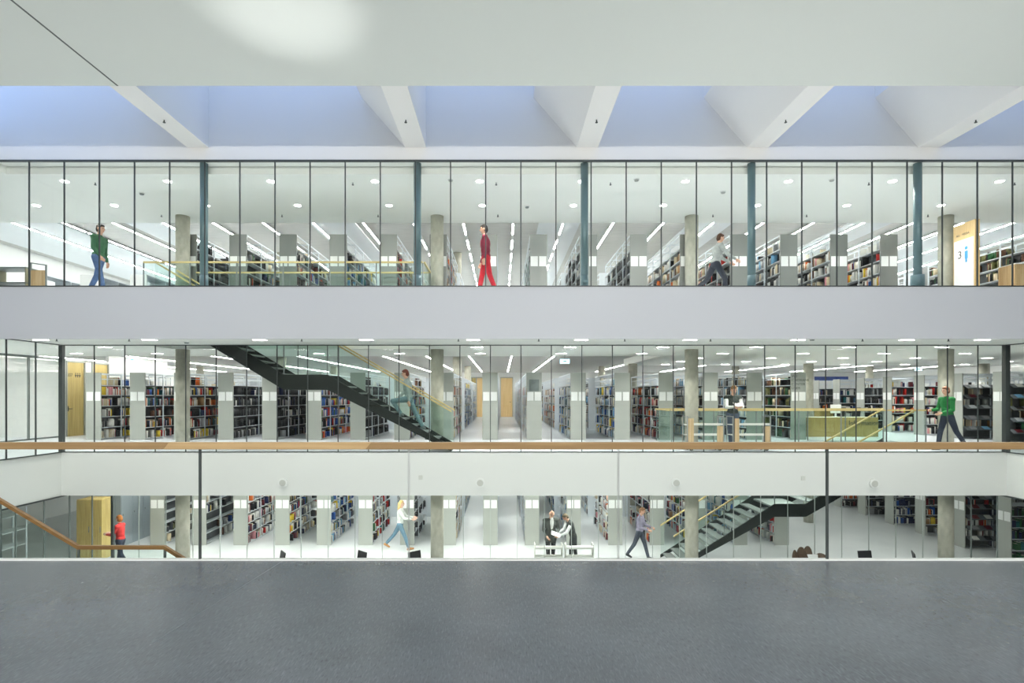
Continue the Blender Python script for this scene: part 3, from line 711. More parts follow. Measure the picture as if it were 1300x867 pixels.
# ------------------------------------------------------------------ people
R_ = math.radians
def remesh(o, v=.009, sm=4):
    r = o.modifiers.new('r', 'REMESH'); r.mode = 'VOXEL'; r.voxel_size = v; r.use_smooth_shade = True
    if sm: m = o.modifiers.new('s', 'SMOOTH'); m.factor = .5; m.iterations = sm
SKIN = mat('skin', (214, 168, 142), .6); SKIN2 = mat('skin_pale', (226, 186, 164), .6)
EYE_M = mat('eye_dark', (40, 34, 32), .3); LIP = mat('lips', (170, 96, 88), .5)
def cloth(n, c, c2=None): return mat('cloth_' + n, c, .85, noise=c2 or tuple(int(v * .9) for v in c), nscale=14)
def person(label, x, y, z, face, H=1.76, hair=(50, 38, 32), top=(60, 110, 70), legs=(70, 90, 120), shoe=(40, 36, 34), pose=None, skin=None, hairlen='short', female=False, vest=None, sleeves=None, jacket=False, lift=0, collar=None, group=None):
    """face: degrees, 0 = towards world +x. pose: th/kn per leg, sh/el/ab per arm (r, l), lean, nod, turn"""
    p = dict(thr=20, knr=5, thl=-18, knl=18, shr=-18, elr=15, shl=18, ell=20, inr=0, inl=0, lean=3, nod=5, turn=0)
    p.update(pose or {}); k = H / 1.75; skin = skin or SKIN
    t = thing('person', label, 'person', (x, y, z + lift), R_(face))
    hipw, shw = (.095, .155) if female else (.09, .19)
    UL, LL, TO, UA, FA = .44 * k, .43 * k, .50 * k, .29 * k, .25 * k
    def leg(th, kn): return (math.sin(R_(th)) * UL, -math.cos(R_(th)) * UL), (math.sin(R_(th - kn)) * LL, -math.cos(R_(th - kn)) * LL)
    lr, ll = leg(p['thr'], p['knr']), leg(p['thl'], p['knl'])
    hz = max(-(lr[0][1] + lr[1][1]), -(ll[0][1] + ll[1][1])) + .085 * k
    hip = Vector((0, 0, hz)); tdir = Vector((math.sin(R_(p['lean'])), 0, math.cos(R_(p['lean'])))); perp = Vector((tdir.z, 0, -tdir.x))
    J = {}
    for s, nm, lg in ((-1, 'r', lr), (1, 'l', ll)):
        h = hip + Vector((0, s * hipw * k, 0)); kn = h + Vector((lg[0][0], 0, lg[0][1])); an = kn + Vector((lg[1][0], -s * .02 * k, lg[1][1]))
        th = p['th' + nm] - p['kn' + nm]; fa = max(min(-th * .0, 0), 0) if th > -25 else R_(min(50, -th - 15))
        if th > 12: fa = -R_(th * .6)
        fd = Vector((math.cos(fa), 0, -math.sin(fa)))
        J['hip' + nm], J['knee' + nm], J['ank' + nm], J['fd' + nm] = h, kn, an, fd
    chest = hip + tdir * (TO * .78); sho = hip + tdir * TO; neck = sho + tdir * .05 * k
    hd = Vector((math.sin(R_(p['lean'] + p['nod'])), 0, math.cos(R_(p['lean'] + p['nod']))))
    head = neck + hd * .165 * k
    yaw = Matrix.Rotation(R_(p['turn']), 3, 'Z'); tilt = Matrix.Rotation(R_(p['lean'] + p['nod']), 3, 'Y'); HR = tilt @ yaw
    for s, nm in ((-1, 'r'), (1, 'l')):
        S_ = sho + Vector((0, s * shw * k, 0)) - tdir * .03 * k
        a = R_(p['sh' + nm]); ab = .12 + (.1 if not p['in' + nm] else 0)
        d1 = Vector((math.sin(a), s * ab, -math.cos(a))).normalized(); e = S_ + d1 * UA
        a2 = R_(p['sh' + nm] + p['el' + nm]); d2 = Vector((math.sin(a2), -s * p['in' + nm], -math.cos(a2))).normalized(); wv = e + d2 * FA
        J['sh' + nm], J['el' + nm], J['wr' + nm], J['hd' + nm] = S_, e, wv, d2
    b = MB(); q = k
    # head, face, neck
    b.ell(head, .088 * q, .072 * q, .108 * q, HR); b.ell(head + HR @ Vector((.022, 0, -.05)) * q, .062 * q, .056 * q, .062 * q, HR)
    b.cap(head + HR @ Vector((.088, 0, .012)) * q, head + HR @ Vector((.104, 0, -.018)) * q, .008 * q, .013 * q)
    for s in (-1, 1):
        b.ell(head + HR @ Vector((-.004, s * .074, -.008)) * q, .02 * q, .009 * q, .03 * q, HR)
    b.cap(neck - tdir * .05 * q, head - hd * .05 * q, .055 * q, .05 * q)
    # trunk
    b.ell(hip + Vector((0, 0, .02)) * q, .1 * q, (.155 if female else .15) * q, .12 * q); b.ell(hip + tdir * .2 * q, .095 * q, .125 * q, .16 * q); b.ell(chest - tdir * .04 * q, .11 * q, (.145 if female else .17) * q, .19 * q)
    b.cap(J['shr'], J['shl'], .058 * q, .058 * q)
    for nm, s in (('r', -1), ('l', 1)):
        b.cap(J['sh' + nm], J['el' + nm], .048 * q, .037 * q); b.cap(J['el' + nm], J['wr' + nm], .037 * q, .025 * q)
        b.cap(J['hip' + nm], J['knee' + nm], .082 * q, .054 * q); b.cap(J['knee' + nm], J['ank' + nm], .054 * q, .034 * q)
        up_ = Vector((-J['fd' + nm].z, 0, J['fd' + nm].x)); b.cap(J['ank' + nm] - up_ * .02 * q, J['ank' + nm] + J['fd' + nm] * .1 * q - up_ * .05 * q, .032 * q, .022 * q)
        # hand: palm, four bent fingers and a thumb from the side
        d = J['hd' + nm]; side = Vector((0, -s, 0)); side = (side - d * side.dot(d)).normalized(); nrm = d.cross(side)
        w0 = J['wr' + nm]; pc = w0 + d * .05 * q
        for u in (-.5, .5): b.cap(w0 + side * .014 * u * q, pc + side * .05 * u * q + d * .035 * q, .017 * q, .0125 * q, 8, 3)
        # fingers spread across nrm axis of the palm
        for fi in range(4):
            o_ = nrm * ((fi - 1.5) * .0195 * q); ln = (.07, .08, .075, .058)[fi] * q
            kb = w0 + d * .085 * q + o_; md = kb + d * ln * .5 + side * .008 * q; tp = md + d * ln * .42 + side * .03 * q
            b.cap(pc + o_ * .8, kb, .0125 * q, .0105 * q, 8, 3); b.cap(kb, md, .0102 * q, .0095 * q, 8, 3); b.cap(md, tp, .0095 * q, .008 * q, 8, 3)
        tb = w0 + d * .03 * q - nrm * .03 * q; b.cap(tb, tb + d * .035 * q - nrm * .022 * q + side * .012 * q, .0125 * q, .0105 * q, 8, 3)
        b.cap(tb + d * .035 * q - nrm * .022 * q + side * .012 * q, tb + d * .062 * q - nrm * .024 * q + side * .03 * q, .0105 * q, .009 * q, 8, 3)
    o = obj('body', b, skin, t); remesh(o, .008, 2)
    for s in (-1, 1):
        obj('eye', MB().ell(head + HR @ Vector((.079, s * .03, .012)) * q, .011 * q, .013 * q, .009 * q, HR, 10, 6), EYE_M, t)
        obj('eyebrow', MB().cap(head + HR @ Vector((.083, s * .018, .033)) * q, head + HR @ Vector((.077, s * .045, .033)) * q, .004 * q, .003 * q, 6, 2), cloth('hair%d%d%d' % hair, hair), t)
    obj('mouth', MB().cap(head + HR @ Vector((.086, -.018, -.052)) * q, head + HR @ Vector((.086, .018, -.052)) * q, .005 * q, .005 * q, 6, 2), LIP, t)
    # hair
    hm = cloth('hair%d%d%d' % hair, hair); hb = MB()
    if hairlen != 'bald':
        hb.ell(head + HR @ Vector((-.016, 0, .028)) * q, .088 * q, .08 * q, .094 * q, HR)
        hb.ell(head + HR @ Vector((-.034, 0, -.01)) * q, .07 * q, .078 * q, .09 * q, HR)
        if hairlen == 'short': hb.ell(head + HR @ Vector((.035, 0, .075)) * q, .045 * q, .055 * q, .034 * q, HR)
        if hairlen == 'long':
            hb.cap(head + HR @ Vector((-.06, 0, 0)) * q, head + HR @ Vector((-.075, 0, -.2)) * q, .07 * q, .045 * q)
            for s in (-1, 1): hb.cap(head + HR @ Vector((-.03, s * .062, .02)) * q, head + HR @ Vector((-.03, s * .066, -.15)) * q, .028 * q, .02 * q)
        if hairlen == 'bob':
            hb.ell(head + HR @ Vector((-.03, 0, -.03)) * q, .08 * q, .09 * q, .1 * q, HR)
        o = obj('hair', hb, hm, t); remesh(o, .009, 3)
    else:
        for s in (-1, 1): hb.ell(head + HR @ Vector((-.04, s * .055, -.02)) * q, .045 * q, .022 * q, .045 * q, HR)
        o = obj('hair', hb, hm, t); remesh(o, .008, 2)
    # top
    tm = cloth('top%d%d%d' % top, top); sm2 = cloth('sl%d%d%d' % (sleeves or top), sleeves or top)
    tb_ = MB(); g = 1.13
    tb_.ell(hip + tdir * .06 * q, .12 * q, .165 * q, .11 * q); tb_.ell(hip + tdir * .2 * q, .118 * q, .15 * q, .17 * q)
    tb_.ell(chest - tdir * .04 * q, .13 * q, (.165 if female else .19) * q, .195 * q); tb_.cap(J['shr'], J['shl'], .072 * q, .072 * q); tb_.cap(sho - tdir * .02 * q, neck, .075 * q, .058 * q)
    if jacket:
        tb_.cap(hip + tdir * .1 * q + Vector((0, -.05, 0)) * q, hip - Vector((0, .06, .1)) * q, .13 * q, .13 * q); tb_.cap(hip + tdir * .1 * q + Vector((0, .05, 0)) * q, hip + Vector((0, .06, -.1)) * q, .13 * q, .13 * q)
    arms = MB()
    for nm in 'rl':
        A = arms if sleeves else tb_
        if sleeves: tb_.cap(J['sh' + nm], J['sh' + nm].lerp(J['el' + nm], .15), .066 * q, .062 * q)
        A.cap(J['sh' + nm], J['el' + nm], .062 * q, .052 * q); A.cap(J['el' + nm], J['el' + nm].lerp(J['wr' + nm], .92), .052 * q, .037 * q)
    if sleeves:
        o = obj('sleeves', arms, sm2, t); remesh(o, .011, 3)
    o = obj('vest' if sleeves else ('jacket' if jacket else 'sweater'), tb_, tm, t); remesh(o, .011, 3)
    if collar:
        cb = MB().ell(chest + perp * .104 * q + tdir * .02 * q, .045 * q, .055 * q, .2 * q, Matrix.Rotation(R_(p['lean']), 3, 'Y'))
        obj('shirt_front', cb, cloth('collar', collar), t)
    # trousers
    pb = MB(); pb.ell(hip, .118 * q, .16 * q, .12 * q)
    for nm in 'rl':
        pb.cap(J['hip' + nm], J['knee' + nm], .094 * q, .066 * q); pb.cap(J['knee' + nm], J['knee' + nm].lerp(J['ank' + nm], .93), .066 * q, .052 * q)
    o = obj('trousers', pb, cloth('leg%d%d%d' % legs, legs), t); remesh(o, .011, 3)
    for nm in 'rl':
        fd = J['fd' + nm]; up = Vector((-fd.z, 0, fd.x)); an = J['ank' + nm]
        s_ = MB(); s_.cap(an - up * .045 * q - fd * .035 * q, an - up * .052 * q + fd * .15 * q, .04 * q, .033 * q); s_.cap(an + up * .02 * q, an - up * .02 * q, .044 * q, .046 * q); s_.cap(an - up * .02 * q, an - up * .045 * q + fd * .09 * q, .042 * q, .038 * q)
        o = obj('shoe', s_, cloth('shoe%d%d%d' % shoe, shoe), t); remesh(o, .009, 2)
    t['wr'] = [list(J['wrr']), list(J['wrl'])]
    return t, J, k
def wpt(t, v):   # local point to world
    a = t.rotation_euler.z; return Vector((t.location.x + v.x * math.cos(a) - v.y * math.sin(a), t.location.y + v.x * math.sin(a) + v.y * math.cos(a), t.location.z + v.z))
walk = dict(thr=26, knr=6, thl=-22, knl=22, shr=-22, elr=18, shl=20, ell=22)
# upper floor
person('walking person in green sweater and blue jeans behind the upper glass', PX(125, 13.8), 13.8, ZT, 0, 1.80, (48, 38, 32), (62, 112, 78), (84, 110, 150), (50, 50, 56), dict(walk, thr=14, knr=3, thl=-14, knl=12, shr=8, elr=30, shl=-10), lift=0)
person('walking person in maroon sweater and red trousers behind the upper glass', PX(617, 13.9), 13.9, ZT, 180, 1.82, (44, 36, 34), (140, 36, 62), (206, 40, 56), (150, 40, 50), dict(walk, thr=14, knr=4, thl=-12, knl=10, shr=4, shl=-6, elr=16, ell=14))
person('person in pale grey sweater striding with both arms ahead behind the upper glass', PX(908, 14.2), 14.2, ZT, 0, 1.73, (88, 58, 42), (168, 174, 170), (48, 54, 66), (60, 60, 60), dict(walk, lean=10, shr=28, elr=32, shl=40, ell=20, thr=30, knr=25, thl=-26, knl=25))
# on the middle stair
person('person in pale grey shirt and grey-blue jeans climbing the middle staircase', PX(519, 15.25), 15.25, .53, 180, 1.76, (120, 62, 46), (168, 182, 178), (112, 142, 148), (110, 122, 122), dict(thr=-24, knr=4, thl=82, knl=115, shr=20, elr=30, shl=-16, ell=12, lean=6, nod=8), lift=.02)
# middle floor
t_, J_, k_ = person('person in dark vest with white sleeves reading a book behind the trolleys', PX(930, 15.7), 15.7, ZM, -90, 1.78, (150, 112, 72), (46, 56, 50), (70, 84, 100), (40, 40, 40), dict(thr=4, knr=2, thl=-2, knl=2, shr=22, elr=72, shl=22, ell=72, inr=.55, inl=.55, lean=2, nod=22), sleeves=(226, 230, 226), hairlen='short')
mid = wpt(t_, (J_['wrr'] + J_['wrl']) / 2 + Vector((.09, 0, .035)))
bk = obj('open_book', MB().prism([(-.15, .045), (-.14, .065), (0, .02), (.14, .065), (.15, .045), (0, 0)], -.1, .1, 'y'), M_PAGE, loc=(mid.x - .06, mid.y - .02, mid.z + .01)); bk.rotation_euler = (R_(38), 0, 0); bk.scale = (.75, .75, .75)
tag(bk, 'open pale book held by the reader in the dark vest', 'book')
person('walking person in bright green sweater and dark trousers behind the middle glass', PX(1203, 15.05), 15.05, ZM, 180, 1.76, (150, 98, 70), (36, 132, 66), (40, 50, 66), (36, 36, 40), dict(walk, thr=17, knr=6, thl=-22, knl=14, shr=14, elr=72, shl=4, ell=66, inr=.3, inl=.3))
# lower floor
person('walking person in red top with ginger hair behind the left lower glass', PX(153, 17.0), 17.0, ZL, 180, 1.66, (168, 104, 46), (206, 52, 50), (40, 50, 70), (40, 40, 44), dict(walk, thr=12, thl=-10, shr=22, elr=70, shl=22, ell=70, inr=.25, inl=.25), hairlen='bob', female=True, skin=SKIN2)
person('blond person in white top, blue jeans and tan boots walking between lower bookcases', PX(508, 19.1), 19.1, ZL, 0, 1.76, (222, 192, 132), (222, 226, 222), (96, 130, 150), (186, 136, 84), dict(walk, thr=24, thl=-30, knl=12, shr=34, elr=52, shl=30, ell=52), hairlen='long', female=True, skin=SKIN2)
t_, J_, k_ = person('bald person in dark grey jacket and white shirt holding papers by the white trolley', PX(699, 17.2), 17.2, ZL, -80, 1.82, (170, 160, 150), (72, 78, 74), (40, 44, 46), (30, 30, 30), dict(thr=4, knr=0, thl=-3, knl=2, shr=-4, elr=58, shl=8, ell=62, inr=.2, inl=.5, lean=5, nod=32), hairlen='bald', jacket=True, collar=(236, 238, 236))
mid = wpt(t_, J_['wrl'] + J_['hdl'] * .07 + Vector((.02, -.02, .04)))
o = obj('paper_sheet', bx(-.15, .15, -.1, .1, -.004, .004), M_CARD, loc=tuple(mid)); o.rotation_euler = (R_(24), R_(20), 0); tag(o, 'white paper held by the bald person in the dark jacket', 'paper')
t_, J_, k_ = person('person in dark vest and white sleeves bending towards the white trolley', PX(728, 17.3), 17.3, ZL, 188, 1.70, (92, 82, 62), (52, 58, 56), (44, 50, 52), (30, 30, 30), dict(thr=8, knr=6, thl=-4, knl=6, shr=26, elr=36, shl=32, ell=36, inr=.1, inl=.0, lean=17, nod=25), sleeves=(236, 240, 240))
person('walking person in grey-lilac top and dark trousers beside the lower stair foot', PX(812, 18.0), 18.0, ZL, -30, 1.74, (128, 92, 62), (140, 136, 156), (58, 66, 80), (50, 56, 60), dict(walk, thr=-20, knr=14, thl=20, knl=4, shr=12, elr=62, shl=18, ell=60, inr=.3, inl=.3, nod=18), hairlen='short')

# ------------------------------------------------------------------ furniture and fittings
M_CARTW = mat('trolley_white', (226, 228, 222), .5); M_TYRE = mat('castor_grey', (70, 76, 76), .6)
M_MAP = wood('trolley_maple', (214, 190, 150), (198, 170, 128), axis='z')
def trolley(label, x, y, z, L_=.97, H_=.95, W_=.42, end=M_MAP, fr=M_CHROME, sh=M_CARTW, lowright=True, group=None):
    t = thing('book_trolley', label, 'trolley', (x, y, z), group=group)
    for s in (-1, 1):
        h = H_ - .06 if s < 0 or not lowright else .68
        obj('end_panel', bx(s * L_ / 2 - (0 if s > 0 else -.0) - (.17 if s > 0 else 0), s * L_ / 2 + (.17 if s < 0 else 0), -W_ / 2, -W_ / 2 + .02, .12, h) if end is M_MAP else bx(s * L_ / 2 - .012, s * L_ / 2 + .012, -W_ / 2, W_ / 2, .12, H_ - .12), end, t)
        fb = MB()
        for yy in (-W_ / 2, W_ / 2): fb.box(s * L_ / 2 - .012, s * L_ / 2 + .012, yy - .012, yy + .012, .1, H_)
        fb.box(s * L_ / 2 - .012, s * L_ / 2 + .012, -W_ / 2, W_ / 2, H_ - .024, H_)
        obj('frame', fb, fr, t)
    for zz in (.14, .42, .70):
        obj('shelf', MB().box(-L_ / 2 + .01, L_ / 2 - .01, -W_ / 2 + .025, W_ / 2, zz, zz + .02).box(-L_ / 2 + .01, L_ / 2 - .01, -W_ / 2 + .022, -W_ / 2 + .034, zz, zz + .06), sh, t)
    for sx_ in (-1, 1):
        for sy_ in (-1, 1):
            c = obj('castor', MB().cyl(sx_ * (L_ / 2 - .1) + .02, .048, sy_ * W_ * .38 - .015, sy_ * W_ * .38 + .015, .048, 16, axis='y'), M_TYRE, t)
            obj('fork', bx(sx_ * (L_ / 2 - .1) - .02, sx_ * (L_ / 2 - .1) + .03, sy_ * W_ * .38 - .022, sy_ * W_ * .38 + .022, .075, .13), M_FRAMEL, c)
    return t
trolley('maple-ended book trolley left of the reader on the middle floor', PX(893, 14.95), 15.0, 0, .98)
trolley('maple-ended book trolley right of the reader on the middle floor', PX(951, 14.95), 15.0, 0, 1.02)
tag(obj('yellow_folder', MB().box(-.19, .19, -.13, .13, 0, .012).box(-.17, .17, -.12, .12, .012, .03), wood('folder_card', (206, 196, 96), (190, 180, 80)), loc=(PX(889, 14.95), 15.02, .721)), 'flat yellow folder lying on the left trolley shelf', 'folder')
trolley('low white book trolley in front of the bald person', PX(696, 16.85), 16.82, ZL, .84, .84, .36, M_CARTW, M_CARTW, group='white trolleys of the lower floor')
trolley('low white book trolley in front of the bending person', PX(735, 16.85), 16.82, ZL, .84, .84, .36, M_CARTW, M_CARTW, group='white trolleys of the lower floor')
# information desk
DX0, DX1, DY = PX(1025, 19.9), PX(1115, 19.9), 19.9
t = thing('information_desk', 'long olive oak information desk with pale worktop and lettering', 'desk', (DX0, DY, 0))
Wd = DX1 - DX0
obj('front_panel', bx(0, Wd, 0, .03, .0, .71), M_OLIVE, t); obj('side_panel', bx(Wd - .03, Wd, .03, .8, 0, .71), M_OLIVE, t); obj('side_panel', bx(0, .03, .03, .8, 0, .71), M_OLIVE, t)
obj('worktop', bx(.03, Wd - .03, .03, .8, .68, .71), mat('worktop_pale', (214, 212, 190), .5), t)
def lettering(txt, size, m, parent, loc, rot, depth=.002, name='lettering', align='LEFT'):
    c = bpy.data.curves.new(name, 'FONT'); c.body = txt; c.size = size; c.extrude = depth; c.align_x = align
    o = bpy.data.objects.new(name, c); C.objects.link(o)
    bpy.context.view_layer.update(); me = bpy.data.meshes.new_from_object(o); bpy.data.objects.remove(o)
    me.materials.clear(); me.materials.append(m)
    o = bpy.data.objects.new(name, me); C.objects.link(o); o.location = loc; o.rotation_euler = rot
    if parent: o.parent = parent
    return o
lettering('i Information', .24, M_TEXT, t, (PX(1073, 19.9) - DX0, -.003, .43), (R_(90), 0, 0))
tag(obj('storage_unit', MB().box(0, .8, 0, .4, 0, .95).box(.02, .38, -.012, 0, .05, .93).box(.42, .78, -.012, 0, .05, .93), M_OLIVE, loc=(PX(1041, 21.6), 21.6, 0)), 'olive wood storage unit behind the information desk', 'cabinet')
def office_chair(label, x, y, z, rz=0):
    t = thing('office_chair', label, 'chair', (x, y, z), rz)
    b = MB()
    for i in range(5):
        a = i * 2 * math.pi / 5; b.cap((0, 0, .09), (.28 * math.cos(a), .28 * math.sin(a), .07), .02, .015, 8, 2)
    obj('base', b, M_FRAMEL, t)
    for i in range(5):
        a = i * 2 * math.pi / 5; obj('castor', MB().cyl(.28 * math.cos(a), .028, .28 * math.sin(a) - .012, .28 * math.sin(a) + .012, .028, 12, axis='y'), M_BLACK, t)
    obj('gas_column', MB().cyl(0, 0, .08, .43, .025, 12), M_CHROME, t)
    bevel(obj('seat', bx(-.24, .24, -.24, .24, .43, .5), M_BLACK, t), .03, 3)
    bevel(obj('backrest', MB().prism([(.19, .56), (.24, .56), (.29, 1.05), (.24, 1.05)], -.23, .23, 'x'), M_BLACK, t), .02, 3)
    obj('back_stem', MB().cap((0, .1, .44), (0, .27, .6), .02, .02, 8, 2), M_FRAMEL, t)
    for s in (-1, 1): obj('armrest', MB().cap((s * .27, -.12, .68), (s * .27, .14, .68), .022, .022, 8, 2).cap((s * .27, .02, .68), (s * .24, .02, .46), .015, .015, 8, 2), M_BLACK, t)
office_chair('black office chair behind the information desk, nearer the storage unit', PX(1059, 21.1), 21.0, 0, math.pi)
office_chair('black office chair in the middle of the information desk', PX(1079, 21.1), 21.1, 0, math.pi + .4)
tm = thing('monitor', 'white-backed monitor standing on the information desk', 'monitor', (PX(1060, 20.5), 20.45, .71))
bevel(obj('screen', bx(-.2, .2, -.015, .02, .14, .46), M_CARD, tm), .008); obj('stand', bx(-.025, .025, -.02, .03, .01, .2), M_CARD, tm); obj('foot', bx(-.11, .11, -.08, .08, 0, .012), M_CARD, tm)
# poster and lettering on middle floor end panels
o = obj('poster', MB().box(-.17, .17, -.012, 0, 0, .4).box(-.15, .15, -.014, -.012, .02, .38), mat('poster_dark', (96, 106, 106), .5, noise=(124, 132, 130), nscale=5), loc=(1.1, 18.497, 1.66))
tag(o, 'small dark framed poster on a grey bookcase end beside the central aisle', 'poster')
t = [c for c in CASES if abs(c['x'] - 10.1) < .01 and c['z'] == 0 and c['y'] == 18.5][0]['obj']
for i, s_ in enumerate(('W.I', 'CHORANE', 'CENTER', 'ÜBER')):
    lettering(s_, .125, M_TEXT, t, (-.235, -.002, 2.13 - i * .135), (R_(90), 0, 0), .001)
# oak doors in the left wall of the middle floor
LWX = -16.0
struct('wall_side_rooms', MB().box(LWX - .12, LWX, 19.72, 19.95, 0, ZC).box(LWX - .12, LWX, 20.87, 21.2, 0, ZC).box(LWX - .12, LWX, 22.12, 26, 0, 3.15).box(LWX - .12, LWX, 19.72, 22.12, 2.8, ZC), M_WHITE, 'white wall with two oak doors, left side of the middle floor')
for i, (a, b) in enumerate(((19.95, 20.87), (21.2, 22.12))):
    d = struct('door_%d' % (i + 1), bx(LWX - .06, LWX - .02, a + .05, b - .05, .0, 2.75), M_DOORW, 'oak door with small number in the white side wall, %s from the glass' % nth(i))
    obj('door_frame', MB().box(LWX - .1, LWX + .03, a, a + .05, 0, 2.8).box(LWX - .1, LWX + .03, b - .05, b, 0, 2.8).box(LWX - .1, LWX + .03, a, b, 2.75, 2.8), M_PANEL, d)
    h = obj('door_handle', MB().cap((LWX + .03, a + .12, 1.02), (LWX + .03, a + .26, 1.02), .012, .012, 8, 2).cap((LWX - .02, a + .12, 1.02), (LWX + .03, a + .12, 1.02), .012, .012, 8, 2), M_BLACK, d)
    obj('lock_plate', bx(LWX - .02, LWX - .012, a + .09, a + .15, .93, 1.12), M_BLACK, d)
    if i == 0:
        lettering('207', .17, M_TEXT, d, (LWX - .017, a + .08, 2.22), (R_(90), 0, R_(90)), .001)
        for q in range(3):
            obj('pictogram', MB().box(LWX - .019, LWX - .014, a + .46 + .1 * q, a + .50 + .1 * q, 2.2, 2.3).box(LWX - .019, LWX - .014, a + .44 + .1 * q, a + .52 + .1 * q, 2.26, 2.29).cyl(a + .48 + .1 * q, 2.34, LWX - .019, LWX - .014, .022, 10, axis='x'), M_TEXT, d)
# glazed partition of the side room
b = MB(); ys = (12.2, 13.9, 15.6, 17.0, 18.4, 19.72)
for y in ys: b.box(LWX - .05, LWX + .0, y - .03, y + .03, 0, ZC)
b.box(LWX - .05, LWX, ys[0], ys[-1], 2.8, ZC); b.box(LWX - .05, LWX, ys[0], ys[-1], 0, .05)
wn = struct('window_10', b, M_FRAMEL, 'glazed partition of the white side room')
for a, c in zip(ys, ys[1:]): obj('pane', bx(LWX - .03, LWX - .02, a + .03, c - .03, .05, 2.8), G_PANE, wn)
struct('wall_side_room_back', MB().box(-19.98, -18.4, 19.6, 19.7, 0, ZC).box(-18.4, -18.3, 11, 19.7, 0, ZC).box(-18.4, -16.05, 19.7, 19.8, 0, ZC), M_WHITE)
area('side_room_fill', (-17.1, 14.5, 2.84), .5, 6, 110)  # unseen fill light added to brighten the side room
struct('baseboard_left', bx(-18.3, -18.26, 11, 19.6, .0, .14), M_FRAMEL)
# oak doors in the rear wall of the middle floor
for i, (a, b) in enumerate((((PX(599, 38.5)), PX(604, 38.5)), (PX(605.5, 38.5), PX(612.5, 38.5) + .3), (PX(636, 38.5), PX(650.5, 38.5)))):
    d = struct('door_%d' % (i + 3), bx(a, b, YB - .07, YB - .02, 0, 2.75), M_DOORW2 if i else M_DOORW, 'tall oak door in the far rear wall of the middle floor, %s from left' % nth(i))
    obj('door_frame', MB().box(a - .05, a, YB - .1, YB, 0, 2.82).box(b, b + .05, YB - .1, YB, 0, 2.82).box(a - .05, b + .05, YB - .1, YB, 2.75, 2.82), M_PANEL, d)
    obj('door_handle', MB().cap((b - .1, YB - .1, 1.05), (b - .2, YB - .1, 1.05), .012, .012, 8, 2), M_BLACK, d)
# blue band high on the far rear wall
struct('trim_40', bx(PX(1040, 38), PX(1150, 33), YB - .12, YB - .02, 2.55, 2.85), mat('blue_band', (48, 72, 140), .5), 'blue band high on the rear wall behind the information desk')
# discs and plates on the middle parapet
for i, (p, q_) in enumerate(((359, 613), (609.5, 613), (858.5, 613), (1110, 614))):
    x, z = PX(p, YG - .03), PZ(q_, YG - .03)
    t = thing('wall_speaker', 'round white wall speaker on the white parapet, %s from left' % nth(i), 'speaker', (x, YG, z), group='round speakers on the parapet')
    obj('housing', MB().cyl(0, 0, -.05, 0, .125, 28, axis='y'), M_WHITE, t); obj('grille', MB().cyl(0, 0, -.062, -.05, .085, 28, axis='y'), mat('speaker_grille', (190, 192, 186), .6), t)
for i, (p, q_) in enumerate(((534, 606), (1019.5, 607))):
    x, z = PX(p, YG), PZ(q_, YG)
    o = obj('wall_plate', MB().box(-.055, .055, -.015, 0, -.06, .06).box(-.04, .04, -.019, -.015, -.045, .045), mat('plate_grey', (206, 208, 202), .5), loc=(x, YG, z)); bevel(o, .004)
    tag(o, 'small square plate on the white parapet, %s from left' % nth(i), 'wall plate')
# wooden block and steel lockers at the lower left
t = thing('wooden_cabinet', 'tall olive oak cabinet behind the lower left glass', 'cabinet', (PX(97, 17.9), 17.9, ZL))
wx = PX(129, 17.9) - PX(97, 17.9)
obj('body', bx(0, wx, .02, .6, 0, 1.98), M_DOORW, t)
for a, b_ in ((0, wx * .55), (wx * .55 + .01, wx)):
    dd = obj('door', bx(a + .004, b_, 0, .02, .05, 1.96), M_DOORW, t); obj('handle', bx(b_ - .05, b_ - .035, -.02, 0, .9, 1.1), M_FRAMEL, dd)
t = thing('locker_bank', 'bank of tall brushed steel lockers on the lower floor, left of the bookcases', 'lockers', (-14.1, 19.4, ZL))
obj('body', bx(0, .5, 0, 3.0, 0, 2.3), M_LOCKER, t)
for k in range(5):
    d = obj('door', bx(.5, .515, .02 + .6 * k, .59 + .6 * k, .06, 2.26), M_LOCKER, t); obj('lock', bx(.515, .525, .08 + .6 * k, .11 + .6 * k, 1.1, 1.16), M_FRAMEL, d)
t = thing('shelf_unit', 'open metal shelf unit behind the lower left flank glass', 'shelf', (-14.6, 14.4, ZL))
for yy in (0, .9, 1.8): obj('upright', MB().box(0, .03, yy, yy + .03, 0, 2.1).box(.4, .43, yy, yy + .03, 0, 2.1), M_POST, t)
for k in range(5): obj('shelf_board', bx(0, .43, .0, 1.83, .1 + .45 * k, .12 + .45 * k), M_BOARD, t)
# upper floor, left: open metal rack, oak screen, low bookcase ends
t = thing('metal_rack', 'open grey metal rack behind the upper glass, far left', 'shelf', (PX(-14, 13.6), 13.6, ZT))
Wr = PX(33, 13.6) - PX(-14, 13.6)
for k in range(2): obj('side_panel', bx(k * (Wr - .03), k * (Wr - .03) + .03, 0, .45, 0, .67), mat('rack_olive', (150, 148, 124), .5), t)
for zz in (.0, .27, .65): obj('shelf_board', bx(0, Wr, 0, .45, zz, zz + .035), M_FRAMEL, t)
t = thing('oak_screen', 'framed oak screen panel behind the upper glass near the left end', 'screen', (PX(38, 13.7), 13.7, ZT))
Ws = PX(57.5, 13.7) - PX(37, 13.7)
obj('panel', bx(.02, Ws - .02, 0, .03, 0, .62), M_CABW, t)
obj('frame', MB().box(0, .02, -.005, .035, 0, .82).box(Ws - .02, Ws, -.005, .035, 0, .76).prism([(0, .8), (Ws, .74), (Ws, .76), (0, .82)], -.005, .035, 'y'), M_FRAMEL, t)
